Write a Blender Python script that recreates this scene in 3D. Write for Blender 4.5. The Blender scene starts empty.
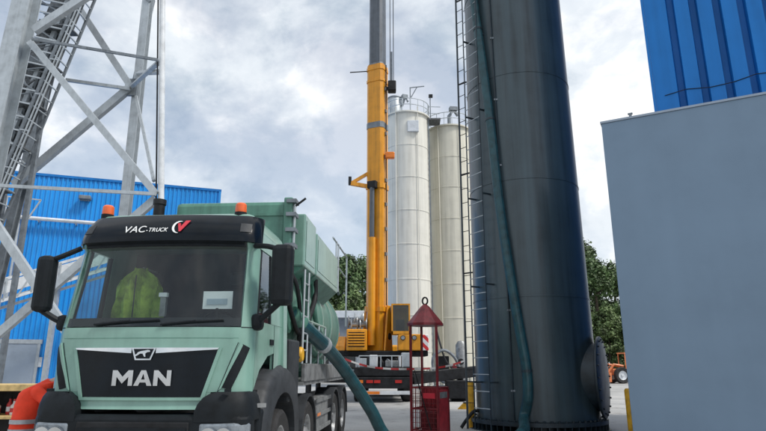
import bpy, math, random
from mathutils import Vector, Matrix, noise as mnoise
R = math.radians
scene = bpy.context.scene
col = scene.collection

# ------------------------------------------------------------------ camera
PITCH = R(14.67); FPX = 575.0; CAMZ = 1.6
cam_d = bpy.data.cameras.new('camera'); cam = bpy.data.objects.new('camera', cam_d); col.objects.link(cam)
cam.location = (0, 0, CAMZ); cam.rotation_euler = (math.pi/2 + PITCH, 0, 0)
cam_d.sensor_width = 36; cam_d.lens = 36*FPX/766; cam_d.clip_start = .05; cam_d.clip_end = 5000
scene.camera = cam
# ------------------------------------------------------------------ world: nishita sky under broken cloud
SUN_EL, SUN_AZ = R(52), R(112)          # azimuth measured from +Y towards +X
w = bpy.data.worlds.new('World'); scene.world = w; w.use_nodes = True
nt = w.node_tree; nt.nodes.clear()
def N(tree, t, **k):
    n = tree.nodes.new(t)
    for a, b in k.items(): setattr(n, a, b)
    return n
def LK(tree, a, b): tree.links.new(a, b)
sky = N(nt, 'ShaderNodeTexSky', sky_type='NISHITA'); sky.sun_disc = False
sky.sun_elevation = SUN_EL; sky.sun_rotation = SUN_AZ; sky.air_density = 1.0; sky.dust_density = 1.5
tc = N(nt, 'ShaderNodeTexCoord'); sep = N(nt, 'ShaderNodeSeparateXYZ'); LK(nt, tc.outputs['Generated'], sep.inputs[0])
def math_n(tree, op, a, b=None, clamp=False):
    n = N(tree, 'ShaderNodeMath', operation=op); n.use_clamp = clamp
    for i, v in enumerate((a, b)):
        if v is None: continue
        if isinstance(v, (int, float)): n.inputs[i].default_value = v
        else: LK(tree, v, n.inputs[i])
    return n.outputs[0]
zz = math_n(nt, 'ADD', math_n(nt, 'MAXIMUM', sep.outputs[2], 0.0), 0.22)
u = math_n(nt, 'DIVIDE', sep.outputs[0], zz); v = math_n(nt, 'DIVIDE', sep.outputs[1], zz)
comb = N(nt, 'ShaderNodeCombineXYZ'); LK(nt, u, comb.inputs[0]); LK(nt, v, comb.inputs[1])
def wnoise(scale, detail, rough, off, dist=0.0):
    mp = N(nt, 'ShaderNodeMapping'); mp.inputs['Location'].default_value = off; LK(nt, comb.outputs[0], mp.inputs[0])
    n = N(nt, 'ShaderNodeTexNoise'); n.inputs['Scale'].default_value = scale; n.inputs['Detail'].default_value = detail
    n.inputs['Roughness'].default_value = rough; n.inputs['Distortion'].default_value = dist
    LK(nt, mp.outputs[0], n.inputs['Vector']); return n.outputs['Fac']
def ramp(tree, src, stops, interp='EASE'):
    r = N(tree, 'ShaderNodeValToRGB'); r.color_ramp.interpolation = interp
    e = r.color_ramp.elements
    while len(e) < len(stops): e.new(.5)
    for i, (p, c) in enumerate(stops):
        e[i].position = p; e[i].color = (*c, 1) if len(c) == 3 else c
    LK(tree, src, r.inputs[0]); return r.outputs[0]
def dnoise(scale, detail, rough, off, dist=0.0):
    mp = N(nt, 'ShaderNodeMapping'); mp.inputs['Location'].default_value = off; mp.inputs['Scale'].default_value = (1, 1, 1.45); LK(nt, tc.outputs['Generated'], mp.inputs[0])
    n = N(nt, 'ShaderNodeTexNoise'); n.inputs['Scale'].default_value = scale; n.inputs['Detail'].default_value = detail
    n.inputs['Roughness'].default_value = rough; n.inputs['Distortion'].default_value = dist
    LK(nt, mp.outputs[0], n.inputs['Vector']); return n.outputs['Fac']
cover = ramp(nt, dnoise(2.6, 9, .56, (3.3, 1.2, .4), .25), [(.38, (0, 0, 0)), (.56, (1, 1, 1))])
puff = math_n(nt, 'ADD', math_n(nt, 'MULTIPLY', dnoise(3.2, 10, .55, (7.1, 4.4, 2.2), .3), .6), math_n(nt, 'MULTIPLY', dnoise(9.0, 8, .6, (1.7, 8.4, 5.2), .2), .4))
tone = ramp(nt, puff, [(.37, (4.3, 4.9, 5.5)), (.48, (6.1, 6.5, 6.9)), (.57, (7.9, 8.0, 8.1))])
mixc = N(nt, 'ShaderNodeMix', data_type='RGBA'); mixc.blend_type = 'MIX'
LK(nt, math_n(nt, 'ADD', math_n(nt, 'MULTIPLY', cover, .50), .49), mixc.inputs[0])
LK(nt, sky.outputs[0], mixc.inputs[6]); LK(nt, tone, mixc.inputs[7])
bg = N(nt, 'ShaderNodeBackground'); bg.inputs[1].default_value = .10
LK(nt, mixc.outputs[2], bg.inputs[0]); wo = N(nt, 'ShaderNodeOutputWorld'); LK(nt, bg.outputs[0], wo.inputs[0])
# ------------------------------------------------------------------ sun (veiled by cloud)
sd = bpy.data.lights.new('sun', 'SUN'); sun = bpy.data.objects.new('sun', sd); col.objects.link(sun)
sd.energy = 2.1; sd.angle = R(10); sd.color = (1, .95, .88)
sdir = Vector((math.sin(SUN_AZ)*math.cos(SUN_EL), math.cos(SUN_AZ)*math.cos(SUN_EL), math.sin(SUN_EL)))
sun.rotation_euler = sdir.to_track_quat('Z', 'Y').to_euler(); sun.location = sdir*60
vs = scene.view_settings; vs.view_transform = 'Standard'; vs.look = 'None'; vs.gamma = 1; vs.exposure = 0.53; vs.use_curve_mapping = False
scene.render.engine = 'CYCLES'; scene.render.resolution_x = 1024; scene.render.resolution_y = 576

# ------------------------------------------------------------------ helpers
FW = Vector((0, math.cos(PITCH), math.sin(PITCH))); UP = Vector((0, -math.sin(PITCH), math.cos(PITCH))); CAMP = Vector((0, 0, CAMZ))
def ray(x, y): return FW + Vector(((x-383)/FPX, 0, 0)) - UP*((y-215.5)/FPX)
def atY(x, y, Y): d = ray(x, y); return CAMP + d*(Y/d.y)
def atZ(x, y, Z): d = ray(x, y); return CAMP + d*((Z-CAMZ)/d.z)

class MB:
    def __init__(s): s.v = []; s.f = []
    def add(s, vs, fs):
        o = len(s.v); s.v += [Vector(p) for p in vs]; s.f += [tuple(i+o for i in f) for f in fs]; return s
    def box(s, c, size, rz=0, m=None):
        hx, hy, hz = (q/2 for q in size)
        P = [Vector((a*hx, b*hy, d*hz)) for d in (-1, 1) for a, b in ((-1, -1), (1, -1), (1, 1), (-1, 1))]
        M = m if m is not None else Matrix.Rotation(rz, 3, 'Z')
        c = Vector(c)
        return s.add([M @ p + c for p in P], [(3, 2, 1, 0), (4, 5, 6, 7), (0, 1, 5, 4), (1, 2, 6, 5), (2, 3, 7, 6), (3, 0, 4, 7)])
    def bb(s, a, b):
        return s.box([(p+q)/2 for p, q in zip(a, b)], [abs(q-p) for p, q in zip(a, b)])
    def bar(s, a, b, wd, ht=None, upv=(0, 0, 1)):
        a = Vector(a); b = Vector(b); d = b-a; L = d.length; d.normalize(); upv = Vector(upv)
        if abs(d.dot(upv)) > .95: upv = Vector((0, 1, 0))
        x = d.cross(upv).normalized(); z = x.cross(d)
        return s.box((a+b)/2, (wd, L, ht or wd), m=Matrix((x, d, z)).transposed())
    def tube(s, pts, r, n=10, cap=True):
        pts = [Vector(p) for p in pts]; k = len(pts); rr = r if isinstance(r, (list, tuple)) else [r]*k
        prev = None; rings = []
        for i, p in enumerate(pts):
            d = (pts[min(i+1, k-1)]-pts[max(i-1, 0)]).normalized()
            if prev is None:
                ref = Vector((0, 0, 1)) if abs(d.z) < .9 else Vector((1, 0, 0)); x = d.cross(ref).normalized()
            else: x = (prev - d*prev.dot(d)).normalized()
            prev = x; y = d.cross(x)
            rings.append([p + x*math.cos(2*math.pi*j/n)*rr[i] + y*math.sin(2*math.pi*j/n)*rr[i] for j in range(n)])
        vs = [q for r_ in rings for q in r_]; fs = []
        for i in range(k-1):
            for j in range(n): fs.append((i*n+j, i*n+(j+1) % n, (i+1)*n+(j+1) % n, (i+1)*n+j))
        if cap: fs += [tuple(range(n-1, -1, -1)), tuple((k-1)*n+j for j in range(n))]
        return s.add(vs, fs)
    def lathe(s, prof, n=32, c=(0, 0, 0), axis='Z', cap=True):
        c = Vector(c); vs = []; k = len(prof)
        for r, h in prof:
            for j in range(n):
                a = 2*math.pi*j/n; p, q = r*math.cos(a), r*math.sin(a)
                vs.append(c + Vector({'Z': (p, q, h), 'X': (h, p, q), 'Y': (q, h, p)}[axis]))
        fs = [(i*n+j, i*n+(j+1) % n, (i+1)*n+(j+1) % n, (i+1)*n+j) for i in range(k-1) for j in range(n)]
        if cap: fs += [tuple(range(n-1, -1, -1)), tuple((k-1)*n+j for j in range(n))]
        return s.add(vs, fs)
    def prism(s, poly, a, b, axis='X'):
        n = len(poly)
        def P(p, q, t): return {'X': (t, p, q), 'Y': (p, t, q), 'Z': (p, q, t)}[axis]
        s.add([P(p, q, a) for p, q in poly]+[P(p, q, b) for p, q in poly],
              [tuple(range(n-1, -1, -1)), tuple(range(n, 2*n))]+[(i, (i+1) % n, n+(i+1) % n, n+i) for i in range(n)])
        return s
    def loft(s, rings, cap=True):
        n = len(rings[0]); vs = [p for r in rings for p in r]; k = len(rings)
        fs = [(i*n+j, i*n+(j+1) % n, (i+1)*n+(j+1) % n, (i+1)*n+j) for i in range(k-1) for j in range(n)]
        if cap: fs += [tuple(range(n-1, -1, -1)), tuple((k-1)*n+j for j in range(n))]
        return s.add(vs, fs)
    def build(s, name, mat, parent=None, smooth=False, world=False, bevel=0, ang=38, fixn=True):
        me = bpy.data.meshes.new(name); vs = s.v
        if world and parent is not None:
            M = parent.matrix_basis.inverted()
            if parent.parent is not None: M = M @ parent.parent.matrix_basis.inverted()
            vs = [M @ p for p in vs]
        me.from_pydata([tuple(p) for p in vs], [], s.f)
        if fixn:
            import bmesh
            b = bmesh.new(); b.from_mesh(me); bmesh.ops.recalc_face_normals(b, faces=b.faces); b.to_mesh(me); b.free()
        me.materials.append(mat)
        if smooth: me.shade_smooth(); me.set_sharp_from_angle(angle=R(ang))
        o = bpy.data.objects.new(name, me); col.objects.link(o)
        if parent is not None: o.parent = parent
        if bevel:
            m = o.modifiers.new('bevel', 'BEVEL'); m.width = bevel; m.segments = 2; m.limit_method = 'ANGLE'; m.angle_limit = R(40)
        return o
def thing(name, label, cat, loc=(0, 0, 0), rz=0, group=None):
    o = bpy.data.objects.new(name, None); col.objects.link(o); o.location = loc; o.rotation_euler = (0, 0, rz)
    o.empty_display_size = .2
    o.matrix_basis = Matrix.Translation(Vector(loc)) @ Matrix.Rotation(rz, 4, 'Z')
    tag(o, label, cat, group); return o
def tag(o, label=None, cat=None, group=None, kind=None):
    for k, v_ in (('label', label), ('category', cat), ('group', group), ('kind', kind)):
        if v_: o[k] = v_
    return o
def dup(o, parent):
    c = o.copy(); col.objects.link(c); c.parent = parent; return c
def B(): return MB()
def smoothpath(pts, n=8):
    P = [Vector(p) for p in pts]; P = [P[0]*2-P[1]]+P+[P[-1]*2-P[-2]]; out = []
    for i in range(1, len(P)-2):
        a, b, c, d = P[i-1:i+3]
        for k in range(n):
            t = k/n; out.append(.5*((2*b)+(c-a)*t+(2*a-5*b+4*c-d)*t*t+(3*b-a-3*c+d)*t**3))
    out.append(P[-2]); return out

# ------------------------------------------------------------------ materials
MATS = {}
def mat(name, c, rough=.5, metal=0, var=.12, scale=3.0, bump=0, bscale=40, streak=0, coat=0, spec=.5, emit=None, rvar=.1):
    m = bpy.data.materials.new(name); m.use_nodes = True; t = m.node_tree; p = t.nodes['Principled BSDF']
    p.inputs['Roughness'].default_value = rough; p.inputs['Metallic'].default_value = metal
    p.inputs['Specular IOR Level'].default_value = spec; p.inputs['Coat Weight'].default_value = coat; p.inputs['Coat Roughness'].default_value = .08
    co = N(t, 'ShaderNodeTexCoord').outputs['Object']
    n = N(t, 'ShaderNodeTexNoise'); n.inputs['Scale'].default_value = scale; n.inputs['Detail'].default_value = 8; n.inputs['Roughness'].default_value = .62
    LK(t, co, n.inputs['Vector'])
    fac = n.outputs['Fac']
    if streak:
        mp = N(t, 'ShaderNodeMapping'); mp.inputs['Scale'].default_value = (5, 5, .22); LK(t, co, mp.inputs[0])
        n2 = N(t, 'ShaderNodeTexNoise'); n2.inputs['Scale'].default_value = scale; n2.inputs['Detail'].default_value = 6; LK(t, mp.outputs[0], n2.inputs['Vector'])
        fac = math_n(t, 'ADD', math_n(t, 'MULTIPLY', fac, 1-streak), math_n(t, 'MULTIPLY', n2.outputs['Fac'], streak))
    lo = tuple(max(0, q*(1-2.2*var)) for q in c); hi = tuple(min(1, q*(1+1.6*var)) for q in c)
    LK(t, ramp(t, fac, [(.30, lo), (.50, c), (.72, hi)], 'LINEAR'), p.inputs['Base Color'])
    if rvar: LK(t, math_n(t, 'ADD', math_n(t, 'MULTIPLY', fac, -2*rvar), rough+rvar, True), p.inputs['Roughness'])
    if bump:
        nb = N(t, 'ShaderNodeTexNoise'); nb.inputs['Scale'].default_value = bscale; nb.inputs['Detail'].default_value = 5; LK(t, co, nb.inputs['Vector'])
        b = N(t, 'ShaderNodeBump'); b.inputs['Strength'].default_value = bump; b.inputs['Distance'].default_value = .02
        LK(t, nb.outputs['Fac'], b.inputs['Height']); LK(t, b.outputs[0], p.inputs['Normal'])
    if emit: p.inputs['Emission Color'].default_value = (*emit[:3], 1); p.inputs['Emission Strength'].default_value = emit[3]
    MATS[name] = m; return m
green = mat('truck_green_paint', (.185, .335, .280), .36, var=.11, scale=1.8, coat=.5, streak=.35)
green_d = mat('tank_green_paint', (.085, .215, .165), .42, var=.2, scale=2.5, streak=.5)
blackpl = mat('black_plastic', (.008, .011, .014), .55, spec=.22, var=.2, scale=6, bump=.15, bscale=300)
blackgl = mat('black_gloss', (.004, .007, .011), .16, spec=.22, var=.2, scale=3, rvar=.03)
dkgrey = mat('dark_grey_plastic', (.030, .034, .039), .55, spec=.35, var=.2, scale=5, bump=.1, bscale=200)
chrome = mat('chrome', (.66, .68, .70), .10, 1, var=.08, scale=4, rvar=.04)
steel = mat('galvanised_steel', (.43, .47, .50), .48, .45, var=.13, scale=3, streak=.3)
steel_d = mat('weathered_steel', (.19, .215, .24), .55, .4, var=.22, scale=4, streak=.3)
grate = mat('grating_steel', (.13, .14, .15), .6, .4, var=.35, scale=9)
rubber = mat('tyre_rubber', (.018, .018, .019), .78, var=.3, scale=6, bump=.3, bscale=60)
rim_m = mat('wheel_rim', (.30, .31, .32), .45, .4, var=.3, scale=6)
chassis = mat('chassis_black', (.012, .013, .015), .6, spec=.3, var=.4, scale=4)
alu = mat('aluminium_dull', (.24, .25, .255), .5, .4, var=.25, scale=4)
orange = mat('beacon_orange', (.75, .13, .03), .25, var=.1, scale=8, spec=.6)
hivis = mat('hivis_orange', (.85, .055, .018), .8, var=.10, scale=5, bump=.5, bscale=9)
refl = mat('reflective_silver', (.42, .43, .45), .45, .2, var=.12, scale=10)
hivis_g = mat('hivis_yellow_green', (.30, .44, .06), .8, var=.3, scale=7, bump=.8, bscale=12)
paper = mat('paper', (.75, .77, .80), .7, var=.05)
paperb = mat('paper_print', (.35, .42, .50), .7, var=.1)
lettering = mat('white_lettering', (.78, .80, .80), .5, var=.03)
redlet = mat('red_print', (.55, .03, .05), .4, var=.05)
yellow = mat('crane_yellow', (.72, .30, .010), .38, var=.16, scale=1.6, streak=.55, coat=.15)
boomgrey = mat('boom_grey', (.10, .115, .135), .42, .1, var=.2, scale=2, streak=.5)
slate = mat('slate_blue_paint', (.038, .061, .074), .39, .0, bump=.10, bscale=1.6, var=.25, scale=1.1, streak=.65, coat=.15, spec=.5, rvar=.10)
slate_d = mat('slate_dark_paint', (.016, .028, .038), .45, var=.3, scale=3)
hosem = mat('hose_teal', (.010, .056, .070), .42, var=.25, scale=5, rvar=.06)
white_p = mat('silo_cream_paint', (.66, .65, .59), .5, var=.09, scale=.9, streak=.6)
white2_p = mat('silo_ivory_paint', (.60, .58, .49), .5, var=.09, scale=.9, streak=.6)
blue_l = mat('blue_cladding', (.014, .285, .74), .42, var=.08, scale=.7, streak=.4)
blue_r = mat('deep_blue_cladding', (.009, .165, .50), .45, spec=.3, var=.12, scale=.8, streak=.55)
greyw = mat('blue_grey_panel', (.172, .250, .345), .58, var=.05, scale=.6, bump=.05, bscale=120, streak=.2)
trimw = mat('white_trim', (.62, .65, .68), .5, var=.1)
ylw = mat('safety_yellow', (.62, .33, .012), .5, var=.25, scale=5)
redp2 = mat('panel_red_paint', (.30, .020, .030), .5, var=.3, scale=5, streak=.3)
redp = mat('cage_red_paint', (.15, .010, .016), .5, var=.35, scale=5, streak=.3)
grd = None
leafs = [mat('leaf_green_%s' % k, c, .6, var=.5, scale=.5, rvar=.05) for k, c in (('a', (.075, .125, .040)), ('b', (.064, .112, .036)), ('c', (.095, .145, .048)))]
bark = mat('bark', (.09, .07, .05), .9, var=.3, scale=6)
loader_o = mat('loader_orange', (.66, .20, .07), .5, var=.15)
conc = mat('concrete_block', (.36, .36, .35), .85, var=.25, scale=3, bump=.3, bscale=30)
wallgrey = mat('grey_render', (.26, .28, .30), .8, var=.15, scale=.8)
roofw = mat('roof_white', (.70, .72, .73), .6, var=.06)
doorgrey = mat('door_grey', (.30, .36, .44), .5, var=.08, scale=.8)
skin = mat('skin', (.50, .29, .21), .55, var=.05)
navy = mat('navy_cloth', (.02, .025, .045), .85, var=.2, scale=8, bump=.4, bscale=20)
redbottle = mat('red_plastic', (.50, .03, .03), .4, var=.1)
whitebottle = mat('white_plastic', (.72, .72, .70), .4, var=.06)
wood = mat('pale_timber', (.58, .42, .18), .7, var=.2, scale=6)
lampglass = mat('lamp_glass', (.22, .25, .28), .08, .2, var=.2, scale=10, rvar=.02)
redlamp = mat('red_lamp', (.45, .02, .015), .25, var=.1)
orangelamp = mat('amber_lamp', (.75, .20, .02), .25, var=.1)
seatm = mat('seat_fabric', (.03, .034, .04), .85, var=.2)
def glassmat(name, tint, gloss=.04, fres=1.45, gain=.5):
    m = bpy.data.materials.new(name); m.use_nodes = True; t = m.node_tree; t.nodes.clear()
    o = N(t, 'ShaderNodeOutputMaterial'); tr = N(t, 'ShaderNodeBsdfTransparent'); tr.inputs[0].default_value = (*tint, 1)
    g = N(t, 'ShaderNodeBsdfGlossy'); g.inputs['Roughness'].default_value = gloss; g.inputs[0].default_value = (.9, .95, 1, 1)
    f = N(t, 'ShaderNodeFresnel'); f.inputs[0].default_value = fres
    nz = N(t, 'ShaderNodeTexNoise'); nz.inputs['Scale'].default_value = 2.5; LK(t, N(t, 'ShaderNodeTexCoord').outputs['Object'], nz.inputs['Vector'])
    front_ = math_n(t, 'SUBTRACT', 1.0, N(t, 'ShaderNodeNewGeometry').outputs['Backfacing'])
    mx = N(t, 'ShaderNodeMixShader'); LK(t, math_n(t, 'MULTIPLY', math_n(t, 'MULTIPLY', f.outputs[0], front_), math_n(t, 'ADD', math_n(t, 'MULTIPLY', nz.outputs['Fac'], .5), gain)), mx.inputs[0])
    LK(t, tr.outputs[0], mx.inputs[1]); LK(t, g.outputs[0], mx.inputs[2]); LK(t, mx.outputs[0], o.inputs[0]); MATS[name] = m; return m
screen_g = glassmat('windscreen_glass', (.86, .90, .89), .03, 1.5, .9)
side_g = glassmat('side_window_glass', (.80, .90, .88), .03, 1.6, .9)
dark_g = glassmat('dark_cab_glass', (.42, .52, .50), .05, 1.5, 1.0)

def stripes(name, c1, c2, axis, freq, off=0.0, skew=(0, 0, 0)):
    m = bpy.data.materials.new(name); m.use_nodes = True; t = m.node_tree; p = t.nodes['Principled BSDF']; p.inputs['Roughness'].default_value = .5
    s_ = N(t, 'ShaderNodeSeparateXYZ'); LK(t, N(t, 'ShaderNodeTexCoord').outputs['Object'], s_.inputs[0])
    e = None
    for i in range(3):
        k = (freq if i == axis else 0)+skew[i]
        if k:
            q = math_n(t, 'MULTIPLY', s_.outputs[i], k); e = q if e is None else math_n(t, 'ADD', e, q)
    fr = math_n(t, 'GREATER_THAN', math_n(t, 'FRACT', math_n(t, 'ADD', e, off)), .5)
    LK(t, ramp(t, fr, [(0, c1), (1, c2)], 'CONSTANT'), p.inputs['Base Color']); return m
tape_m = stripes('barrier_tape', (.70, .68, .66), (.55, .03, .03), 0, 2.4)
chev_m = stripes('chevron_stripes', (.72, .72, .72), (.60, .03, .03), 0, 2.2, 0, (0, 0, 2.2))

# ------------------------------------------------------------------ ground
def ground_material():
    m = bpy.data.materials.new('yard_concrete'); m.use_nodes = True; t = m.node_tree; p = t.nodes['Principled BSDF']
    co = N(t, 'ShaderNodeTexCoord').outputs['Object']
    def nz(sc, de=8, ro=.65):
        n = N(t, 'ShaderNodeTexNoise'); n.inputs['Scale'].default_value = sc; n.inputs['Detail'].default_value = de; n.inputs['Roughness'].default_value = ro
        LK(t, co, n.inputs['Vector']); return n.outputs['Fac']
    a = ramp(t, nz(.22), [(.32, (.25, .25, .245)), (.52, (.38, .38, .37)), (.7, (.46, .45, .43))], 'LINEAR')
    st = ramp(t, nz(.6, 6, .7), [(.56, (1, 1, 1)), (.68, (.5, .49, .47))], 'LINEAR')
    fine = ramp(t, nz(18, 4), [(.3, (.82, .82, .82)), (.7, (1.12, 1.12, 1.12))], 'LINEAR')
    def mul(x, y):
        n = N(t, 'ShaderNodeMix', data_type='RGBA'); n.blend_type = 'MULTIPLY'; n.inputs[0].default_value = 1; LK(t, x, n.inputs[6]); LK(t, y, n.inputs[7]); return n.outputs[2]
    LK(t, mul(mul(a, st), fine), p.inputs['Base Color']); p.inputs['Roughness'].default_value = .8
    b = N(t, 'ShaderNodeBump'); b.inputs['Strength'].default_value = .4; b.inputs['Distance'].default_value = .02; LK(t, nz(25), b.inputs['Height']); LK(t, b.outputs[0], p.inputs['Normal'])
    return m
g = B().add([(-1500, -1500, 0), (1500, -1500, 0), (1500, 1500, 0), (-1500, 1500, 0)], [(0, 1, 2, 3)]).build('ground', ground_material())
tag(g, 'pale stained concrete yard under the vehicles', 'ground', kind='structure')

# ------------------------------------------------------------------ left blue hall
p1 = atZ(30, 175, 12.0); p2 = atZ(220, 192, 12.0)
dL = (p2-p1); dL.z = 0; dL.normalize(); angL = math.atan2(dL.y, dL.x)
hall = thing('factory_hall', 'long bright blue corrugated hall behind the lattice tower', 'building', (p2.x, p2.y, 0), angL)
LEN = 46.0; pitch_ = .24
def corr(x0, x1, z0, z1, y, pitch, depth, side=-1):
    b = B(); xs = []; x = x0
    while x < x1-1e-6:
        for dx, dd in ((0, 0), (.42*pitch, 0), (.52*pitch, 1), (.90*pitch, 1)):
            if x+dx < x1: xs.append((x+dx, y+side*dd*depth))
        x += pitch
    xs.append((x1, y))
    vs = [(a, c, z0) for a, c in xs]+[(a, c, z1) for a, c in xs]; n = len(xs)
    return b.add(vs, [(i, i+1, n+i+1, n+i) for i in range(n-1)])
corr(-LEN, 0, .3, 12.0, 0, pitch_, .05).build('wall_cladding', blue_l, hall, fixn=False)
B().bb((-LEN, .06, 0), (-.02, 26, 11.9)).build('hall_body', blue_l, hall)
B().bb((-LEN, -.10, 12.0), (.08, .25, 12.14)).build('roof_trim', blue_r, hall)
B().bb((-.06, -.10, 0), (.07, .03, 12.0)).build('corner_trim', blue_l, hall)
B().bb((-LEN, -.08, 0), (-.07, .05, .30)).build('plinth', conc, hall)
def hallpt(x, y, dy=0):      # pixel -> hall-local point on plane y=dy
    d = ray(x, y); n = Vector((-dL.y, dL.x, 0)); t = ((p2-CAMP).dot(n)+dy)/d.dot(n); q = CAMP+d*t-p2
    return Vector((q.dot(dL), dy, q.z+p2.z))
a = hallpt(-40, 343, -.1); b_ = hallpt(32, 384, -.1)
dr = B().bb((a.x, -.16, .05), (b_.x, -.05, a.z)).build('roller_door', doorgrey, hall)
B().bb((a.x-.2, -.19, a.z+.003), (b_.x+.2, -.03, a.z+.22)).build('door_lintel', steel, dr)
B().bb((b_.x+.003, -.18, .05), (b_.x+.14, -.03, a.z)).build('door_jamb', steel, dr)
q = hallpt(37.5, 362); B().bb((q.x-.22, -.12, q.z-.25), (q.x+.22, -.06, q.z+.25)).build('wall_notice', trimw, hall)
q = hallpt(86, 199); fl = B().bb((q.x-.3, -.5, q.z-.12), (q.x+.3, -.06, q.z+.1)).build('floodlight', steel_d, hall, bevel=.03)
B().bb((q.x-.26, -.3, q.z-.17), (q.x+.26, -.1, q.z-.123)).build('lamp_glass', lampglass, fl)
a, b_ = hallpt(-20, 214, -.35), hallpt(130, 226, -.35)
B().tube([a, b_], .11, 8).build('service_pipe', trimw, hall, smooth=True)
for k in range(4):
    c = a.lerp(b_, (k+.5)/4); B().bb((c.x-.04, -.35, c.z-.16), (c.x+.04, -.04, c.z-.10)).build('pipe_bracket', steel, hall)
for px in (19, 25):
    a, b_ = hallpt(px+7, 180, -.25), hallpt(px-9, 300, -.25); B().tube([(a.x, a.y, a.z), (a.x, a.y, b_.z)], .07, 8).build('down_pipe', steel, hall, smooth=True)
# inclined conveyor gallery against the hall
gal = thing('conveyor_gallery', 'white lattice conveyor gallery running along the blue hall wall', 'conveyor', (p2.x-16, p2.y-6.5, 0), 0)
g0, g1 = atY(-25, 309, 27), atY(120, 265, 30)
for dz, nm in ((0, 'chord'), (1.05, 'chord')):
    for dy in (0, 1.1): B().bar(g0+Vector((0, dy, dz)), g1+Vector((0, dy, dz)), .13).build(nm, trimw, gal, world=True)
B().bar(g0+Vector((0, .55, .2)), g1+Vector((0, .55, .2)), .85, .12).build('belt_deck', steel, gal, world=True)
B().bar(g0+Vector((0, -.02, .62)), g1+Vector((0, -.02, .62)), .04, .55).build('side_sheet', trimw, gal, world=True)
for k in range(11):
    c0, c1 = g0.lerp(g1, k/11), g0.lerp(g1, (k+1)/11)
    B().bar(c0+Vector((0, -.06, 0)), c1+Vector((0, -.06, 1.05)) if k % 2 else c0+Vector((.02, -.06, 1.05)), .07).build('brace', steel, gal, world=True)
for f in (.05, .5, .95):
    c = g0.lerp(g1, f); B().bar((c.x, c.y+.5, 0), (c.x, c.y+.5, c.z+.1), .22).build('support_leg', steel, gal, world=True)

# ------------------------------------------------------------------ lattice tower
tw = thing('lattice_tower', 'galvanised steel lattice tower braced with crossed beams beside the truck', 'tower', (-9.3, 17, 0))
def seg(a, b, ext0=0, ext1=0):
    d = (b-a).normalized(); return a-d*ext0, b+d*ext1
def toground(a, b, ztop):
    d = (b-a)/(b.z-a.z); return a+d*(-a.z), a+d*(ztop-a.z)
YF, YB = 17.0, 22.0
l0, l1 = toground(atY(5, 96, YF), atY(27, 0, YF), 19)
def hbeam(a, b, w_, name, mt, parent, tf=.035):
    d = (b-a).normalized(); x = Vector((1, 0, 0)); x = (x-d*x.dot(d)).normalized(); y = d.cross(x)
    m = B()
    for s_ in (-1, 1): m.bar(a+y*s_*w_/2, b+y*s_*w_/2, w_, tf, upv=y)
    m.bar(a, b, tf, w_-tf-.004, upv=y); return m.build(name, mt, parent, world=True)
hbeam(l0, l1, .58, 'leg', steel, tw)
r0, r1 = toground(atY(161, 197, YF), atY(162.5, 0, YF), 19)
B().tube([r0, r1], .095, 12).build('leg', trimw, tw, smooth=True, world=True)
B().tube([r0+Vector((-.14, -.02, 0)), r1+Vector((-.14, -.02, 0))], .025, 6).build('cable', chassis, tw, world=True)
c0, c1 = toground(atY(125, 215, YB), atY(148, 0, YB), 22)
hbeam(c0, c1, .34, 'leg', steel, tw)
k0, k1 = toground(atY(25, 172, YB), atY(68, 0, YB), 22)
hbeam(k0, k1, .30, 'leg', steel_d, tw)
node = atY(131, 87, YB-.3)
beams = [(atY(34, 31, YF), atY(90, -6, YF), .26), (atY(78, 6, YB-.3), node, .26), (atY(32, 39, YF-.35), atY(158, 60, YF-.25), .085),
         (atY(30, 42, YF-.2), atY(156, 194, YF-.1), .20), (node, atY(14, 185, YB-.3), .30), (atY(158, 63, YF+.1), node, .18),
         (atY(66, 80, YB-.5), atY(130, 89, YB-.5), .13), (atY(136, 96, YB-.4), atY(154, 181, YF+.2), .10), (atY(-30, 184, YF-.3), atY(156, 194, YF-.3), .10),
         (atY(160, 72, YF+.2), atY(138, 73, YB-.2), .16), (atY(-12, 212, YF-.16), atY(140, 442, YF-.16), .24), (atY(-20, 350, YF+.1), atY(156, 199, YF+.1), .24),
         (atY(150, 2, YB-.2), atY(146, -2, YB-.2), .1), (atY(153, 0, YB+.3), atY(134, 84, YB+.1), .16)]
for i, (a, b_, t_) in enumerate(beams):
    B().bar(a, b_, t_, t_*.75, upv=(0, 1, 0)).build('brace', steel_d if i in (2, 12, 13) else steel, tw, world=True)
B().box(node+Vector((0, .05, 0)), (.5, .12, .75)).build('gusset_plate', steel_d, tw, world=True)
# inclined caged conveyor mast in the tower
mast = thing('inclined_conveyor', 'steep grey conveyor with dense ladder-like lattice climbing through the lattice tower', 'conveyor', (-14, 20, 0))
rng = random.Random(4)
YM = 20.0
A0, A1 = atY(-44, 255, YM), atY(76, -25, YM); W0 = 1.5
axis_ = (A1-A0).normalized(); sx = Vector((0, 1, 0)).cross(axis_).normalized()
if sx.x < 0: sx = -sx
LM = (A1-A0).length
for sdx in (-.75, .75):
    for dy in (-.45, .55): B().bar(A0+sx*sdx+Vector((0, dy, 0)), A1+sx*sdx+Vector((0, dy, 0)), .085).build('chord', steel_d, mast, world=True)
B().bar(A0+Vector((0, .35, 0))-sx*.12, A1+Vector((0, .35, 0))-sx*.12, 1.25, .16, upv=(0, 1, 0)).build('belt_deck', grate, mast, world=True)
B().bar(A0+Vector((0, .1, 0))+sx*.05, A1+Vector((0, .1, 0))+sx*.05, .16, .16).build('cable_tray', steel, mast, world=True)
n_ = 22
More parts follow.
